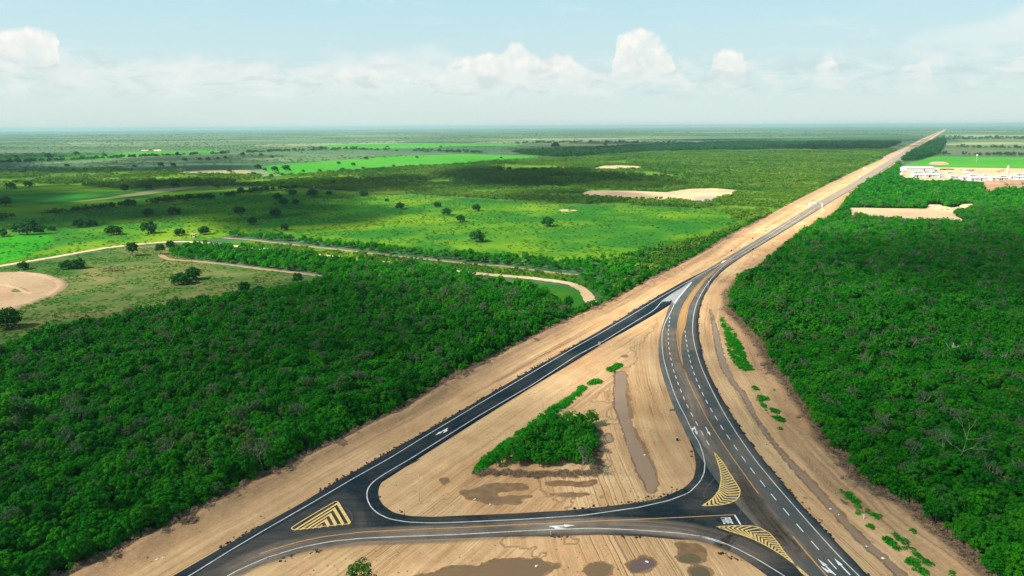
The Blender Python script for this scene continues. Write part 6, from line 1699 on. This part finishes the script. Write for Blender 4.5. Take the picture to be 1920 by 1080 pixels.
building(748, 812, 306, 330, 7, 'roof_white', 'upper white cabin at the end of the long front shed', 'cabin', 'cabin', gable=False)
building(748, 812, 332, 357, 7, 'roof_white', 'lower white cabin at the end of the long front shed', 'cabin', 'cabin', gable=False)
building(860, 922, 274, 300, 7, 'roof_white', 'lone white cabin in the middle of the open yard', 'cabin', 'cabin', gable=False, windows=2)
building(886, 1012, 322, 346, 9, 'roof_grey', 'grey roofed shed right of the long front shed')
building(905, 1008, 348, 370, 7, 'roof_white', 'white cabin in front of the small grey roofed shed', 'cabin', 'cabin', gable=False, windows=3)
building(1166, 1300, 314, 342, 9, 'roof_white', 'white shed behind the bluish row of cabins', windows=3)
building(1060, 1175, 338, 388, 10, 'roof_grey', 'grey blue shed at the left end of the row by the trees', windows=2)
building(1180, 1290, 350, 402, 10, 'roof_white', 'white shed in the middle of the row by the trees', windows=2)
building(1294, 1416, 340, 402, 12, 'roof_grey', 'grey shed at the right end of the row by the trees')
building(1470, 1578, 342, 394, 11, 'roof_grey', 'grey shed left of the white sheds near the quarry', windows=2)
building(1584, 1722, 322, 352, 12, 'roof_white', 'wide white roofed shed left of the silo foot', windows=3)
building(1584, 1700, 356, 392, 10, 'roof_white', 'white cabin row before the wide white roofed shed', 'cabin', 'cabin', gable=False, windows=4)
building(1732, 1806, 328, 372, 10, 'roof_white', 'white shed between the silo and the right edge sheds')
building(1812, 1960, 340, 372, 10, 'roof_white', 'long white shed at the right picture edge')
building(1805, 1960, 376, 412, 10, 'roof_white', 'lowest white shed at the right picture edge by the trees', windows=4)
building(1812, 1960, 298, 324, 9, 'roof_white', 'upper white shed at the right picture edge behind the others')
for i, (x, y) in enumerate([(40, 268), (85, 272), (132, 266), (180, 270), (222, 272), (262, 278), (240, 322), (205, 308), (1110, 296), (1385, 325), (1450, 352), (1048, 250), (1120, 262)]):
    cx_ = rk((x, y))[0]
    r = random.Random(i)
    truck(cx_, r.uniform(-.4, .4) + (0 if i % 2 else 3.1), ['white truck parked in the line at the camp entrance', 'white truck parked inside the camp yard'][i > 7],
          r.uniform(6.5, 8.5), ['roof_white', 'roof_white', 'roof_grey'][i % 3], 'white_metal', .1, low=(i % 4 == 2))
for o in list(bpy.data.objects):
    if o.name.startswith('truck') and 'camp' in o.get('label', ''):
        o['group'] = 'trucks at the camp entrance' if 'entrance' in o['label'] else 'trucks inside the camp yard'

t = empty('silo', at(rk((1685, 318))[0]))
MB().tube((0, 0, 2.2), (0, 0, 15.2), 1.75, 1.75, 20).tube((0, 0, 15.2), (0, 0, 16.6), 1.75, .5, 20).build('tank', M['concrete'], t)
MB().tube((0, 0, 2.2), (0, 0, .8), 1.75, .4, 16).build('hopper', M['concrete'], t)
for x in (-1.5, 1.5):
    for y in (-1.5, 1.5): MB().tube((x, y, -.2), (x, y, 3.2), .18, .18, 8).build('leg', M['grey_metal'], t)
MB().box((1.95, 0, 8), (.12, .5, 15)).build('ladder', M['grey_metal'], t)
tag(t, 'tall pale pinkish silo tower in the camp', 'silo')

t = empty('mast', at((1830.3, 305)))
for k in range(3):
    a_ = k * 2.094
    MB().tube((1.0 * math.cos(a_), 1.0 * math.sin(a_), -.2), (.35 * math.cos(a_), .35 * math.sin(a_), 16), .09, .07, 6).build('leg', M['grey_metal'], t)
lb = MB()
for z in range(1, 15, 2):
    for k in range(3):
        f0, f1 = 1 - .65 * z / 16, 1 - .65 * (z + 2) / 16; a0, a1 = k * 2.094, (k + 1) * 2.094
        lb.tube((f0 * math.cos(a0), f0 * math.sin(a0), z), (f1 * math.cos(a1), f1 * math.sin(a1), z + 2), .05, .05, 5)
lb.build('bracing', M['grey_metal'], t)
MB().tube((0, 0, 15.8), (0, 0, 18.6), 1.5, 1.5, 16).tube((0, 0, 18.6), (0, 0, 19.6), 1.5, .3, 16).build('tank', M['white_metal'], t, shade=True)
tag(t, 'thin mast with a white tank on top rising from the bright crop field', 'mast')

def excavator(px, yaw, label):
    t = empty('excavator', at(px, .1), yaw)
    for y in (-1.1, 1.1): MB().box((0, y, .45), (3.8, .6, .9), bevel=.2).build('track', M['black_metal'], t)
    MB().box((-.4, 0, 1.5), (3.0, 2.5, 1.1), bevel=.12).build('body', M['rust'], t)
    MB().prism([(.3, 2.0), (1.5, 2.0), (1.3, 3.2), (.4, 3.3)], .3, 1.2).build('cab', M['glass'], t)
    ar = MB().prism([(1.0, 1.8), (1.4, 1.8), (3.4, 4.6), (3.1, 4.8)], -.35, 0).prism([(3.1, 4.9), (3.4, 4.6), (5.2, 2.0), (4.9, 1.9)], -.35, 0).build('boom', M['rust'], t)
    MB().prism([(4.6, 1.9), (5.3, 2.0), (5.1, 1.0), (4.5, 1.2)], -.7, .4).build('bucket', M['black_metal'], ar)
    return tag(t, label, 'excavator')
excavator(rk((1205, 262))[0], .4, 'orange excavator among the machines in the middle of the camp yard')
excavator(rk((1170, 264))[0], 2.6, 'orange excavator facing away just left of the first one in the yard')
t = empty('conveyor', at(rk((1560, 278))[0], .05), .15)
MB().prism([(0, .6), (13, 4.6), (13, 5.2), (0, 1.2)], -.6, .6).build('belt_frame', M['rust'], t)
for x, z in ((3, 1.5), (7, 2.7), (11, 3.9)): MB().box((x, 0, z / 2), (.25, 1.3, z)).build('leg', M['grey_metal'], t)
MB().box((-.6, 0, 1.2), (2.2, 2.4, 2.0), bevel=.1).build('hopper', M['rust'], t)
tag(t, 'rusty conveyor left of the silo tower', 'conveyor')
def heap(px, w, h, label, mat='dirt'):
    bm = bmesh.new(); bmesh.ops.create_uvsphere(bm, u_segments=28, v_segments=16, radius=1)
    r = random.Random(int(px[0] * 10))
    for v in bm.verts:
        a_ = math.atan2(v.co.y, v.co.x); k = 1 + .18 * math.sin(3 * a_ + px[0]) + .1 * math.sin(7 * a_)
        v.co = Vector((v.co.x * w * k, v.co.y * w * .8 * k, max(-.3, v.co.z) * h * (1 + r.uniform(-.08, .08))))
    me = bpy.data.meshes.new('soil_heap'); bm.to_mesh(me); bm.free(); me.materials.append(M[mat])
    return tag(obj('soil_heap', me, None, tuple(at(px))), label, 'soil heap')
heap(rk((230, 372))[0], 7, 3.0, 'small tan soil heap at the left front corner of the camp')
heap(rk((385, 376))[0], 9, 3.0, 'tan soil heap before the left half of the long front shed')
heap(rk((1440, 540))[0], 22, 6, 'brown quarry mound at the lower left of the quarry cut', 'dirt_brown')
heap(rk((1770, 440))[0], 24, 6, 'brown quarry mound below the camp sheds', 'dirt_brown')
heap(rk((1520, 445))[0], 20, 5, 'flat brown quarry mound at the upper left of the cut', 'dirt_brown')
heap(r5((1400, 385))[0], 9, 3, 'tan mound at the right end of the forest clearing')
heap(r5((1570, 372))[0], 10, 3.5, 'tan mound outside the right tip of the forest clearing')

# ------------------------------------------------------------------ clouds
def cloud_mat(name, soft_lo, soft_hi, alpha, transl):
    m, nt, b, out = new_mat(name); n = N(nt)
    d = n.node('ShaderNodeBsdfDiffuse'); d.inputs['Color'].default_value = (.97, .965, .95, 1)
    t_ = n.node('ShaderNodeBsdfTranslucent'); t_.inputs['Color'].default_value = (.97, .965, .95, 1)
    # light wanders inside a cloud: the shaded relief is much softer than on a solid
    vm_ = n.node('ShaderNodeVectorMath', operation='SCALE'); n.lk(n.node('ShaderNodeNewGeometry').outputs['Normal'], vm_.inputs[0]); vm_.inputs['Scale'].default_value = .45
    va = n.node('ShaderNodeVectorMath', operation='ADD'); n.lk(vm_.outputs[0], va.inputs[0]); va.inputs[1].default_value = (-.35, -.30, .45)
    vn = n.node('ShaderNodeVectorMath', operation='NORMALIZE'); n.lk(va.outputs[0], vn.inputs[0]); n.lk(vn.outputs[0], d.inputs['Normal'])
    ms = n.node('ShaderNodeMixShader'); ms.inputs[0].default_value = transl
    n.lk(d.outputs[0], ms.inputs[1]); n.lk(t_.outputs[0], ms.inputs[2])
    lw = n.node('ShaderNodeLayerWeight'); lw.inputs['Blend'].default_value = .5
    f = n.math('SUBTRACT', 1.0, lw.outputs['Facing'])
    al = n.rng(f, soft_lo, soft_hi, 0, alpha, sm=True)
    al = n.math('MULTIPLY', al, n.rng(n.at('dens'), 0, 4, 0, 4), True)
    tr = n.node('ShaderNodeBsdfTransparent')
    mo = n.node('ShaderNodeMixShader'); n.lk(al, mo.inputs[0]); n.lk(tr.outputs[0], mo.inputs[1]); n.lk(ms.outputs[0], mo.inputs[2])
    n.lk(mo.outputs[0], out.inputs['Surface'])
    return m
M['shade_cloud'] = cloud_mat('unseen_shade_cloud', .05, .65, .10, .5)

_ico = {}
def ico(sub):
    if sub not in _ico:
        bm = bmesh.new(); bmesh.ops.create_icosphere(bm, subdivisions=sub, radius=1)
        _ico[sub] = (np.array([v.co[:] for v in bm.verts]), np.array([[v.index for v in f.verts] for f in bm.faces])); bm.free()
    return _ico[sub]
def n3(p, s, seed):
    return (fbm(p[:, 0] * s + seed, p[:, 1] * s, seed, 3) + fbm(p[:, 1] * s + 5, p[:, 2] * s, seed + 3, 3) + fbm(p[:, 2] * s - 7, p[:, 0] * s, seed + 6, 3)) / 3
def blob_cloud(name, centers, radii, mat, label, seed, squash=(1, 1, 1), base=None, fade=0, bumps=.5, sub=4, kind='structure', dens=1.0):
    v0, f0 = ico(sub); V, Fc, o = [], [], 0
    for c, r in zip(centers, radii):
        q = v0 * r * np.array(squash); w = (q + c) / r
        dsp = 1 + bumps * (n3(w, 1.1, seed) - .5) + bumps * .55 * (n3(w, 2.6, seed + 9) - .5) + bumps * .3 * (n3(w, 6.0, seed + 19) - .5)
        V.append(q * dsp[:, None] + c); Fc.append(f0 + o); o += len(v0)
    V = np.vstack(V); me = mesh_np(name, V, np.vstack(Fc), [mat], smooth_shade=True)
    al = np.full(len(V), dens)
    if base is not None: al = dens * np.clip((V[:, 2] - base) / fade, 0, 1) ** 1.3
    attr(me, 'dens', al)
    return tag(obj(name, me), label, 'cloud', kind=kind)

# unseen clouds, added and shaped to shade the near forests and fields
def overhead(px_poly, alt, n_, rmin, rmax, label, seed, dens=1.0):
    poly = P(px_poly)[:, :2]; r = np.random.default_rng(seed); C_, Rd = [], []
    off_ = SUN_DIR[:2] / SUN_DIR[2] * alt
    lo, hi = poly.min(0), poly.max(0)
    while len(C_) < n_:
        q = r.uniform(lo, hi)
        if not pip(poly, q[:1], q[1:])[0]: continue
        C_.append([*(q + off_), alt + r.uniform(0, 1) * rmin]); Rd.append(r.uniform(rmin, rmax))
    return blob_cloud('cloud', np.array(C_), np.array(Rd), M['shade_cloud'], label, seed, (1, 1, .35), None, 0, .5, 3, dens=dens)
overhead([(-500, 1500), (-500, 660), (0, 640), (400, 560), (700, 520), (1000, 560), (1200, 590), (1330, 560), (1420, 470), (1560, 430), (1920, 410), (2300, 420), (2500, 1500)], 1300, 46, 70, 130, 'wide thin unseen cloud added to shade the near forests and junction', 31, 1.15)
overhead([(-300, 445), (0, 440), (300, 430), (520, 425), (620, 400), (760, 372), (560, 345), (200, 345), (-300, 350)], 1500, 30, 60, 130, 'thin unseen cloud added to shade the left pasture', 32, 3.2)
overhead([(560, 352), (700, 360), (900, 366), (1070, 372), (1130, 345), (1080, 315), (900, 318), (700, 330)], 1500, 22, 70, 140, 'thin unseen cloud added to shade the scrub woodland', 33, 3.6)
overhead([(900, 292), (1250, 286), (1660, 284), (1700, 262), (1300, 262), (950, 275)], 1600, 24, 150, 330, 'thin unseen cloud added to shade the far woodland band', 34, 2.6)
overhead([(-200, 330), (350, 325), (520, 318), (400, 296), (0, 290), (-200, 292)], 1600, 20, 100, 260, 'thin unseen cloud added to shade the far left scrub', 35, 3.6)

# ------------------------------------------------------------------ air
bm = bmesh.new(); bmesh.ops.create_cube(bm, size=1.0)
bmesh.ops.transform(bm, matrix=Matrix.Translation((0, 0, 58)) @ Matrix.Diagonal((2 * (R_END + 900), 2 * (R_END + 900), 120, 1)), verts=bm.verts)
me = bpy.data.meshes.new('haze'); bm.to_mesh(me); bm.free()
m = bpy.data.materials.new('haze_air'); m.use_nodes = True; nt = m.node_tree; nt.nodes.clear()
o_ = nt.nodes.new('ShaderNodeOutputMaterial'); pv = nt.nodes.new('ShaderNodeVolumePrincipled')
pv.inputs['Color'].default_value = (.33, .55, .56, 1); pv.inputs['Density'].default_value = 5.4e-5; pv.inputs['Anisotropy'].default_value = .1
nt.links.new(pv.outputs[0], o_.inputs['Volume']); me.materials.append(m)
tag(obj('haze', me), 'thin pale haze over the plain', 'haze', kind='stuff')
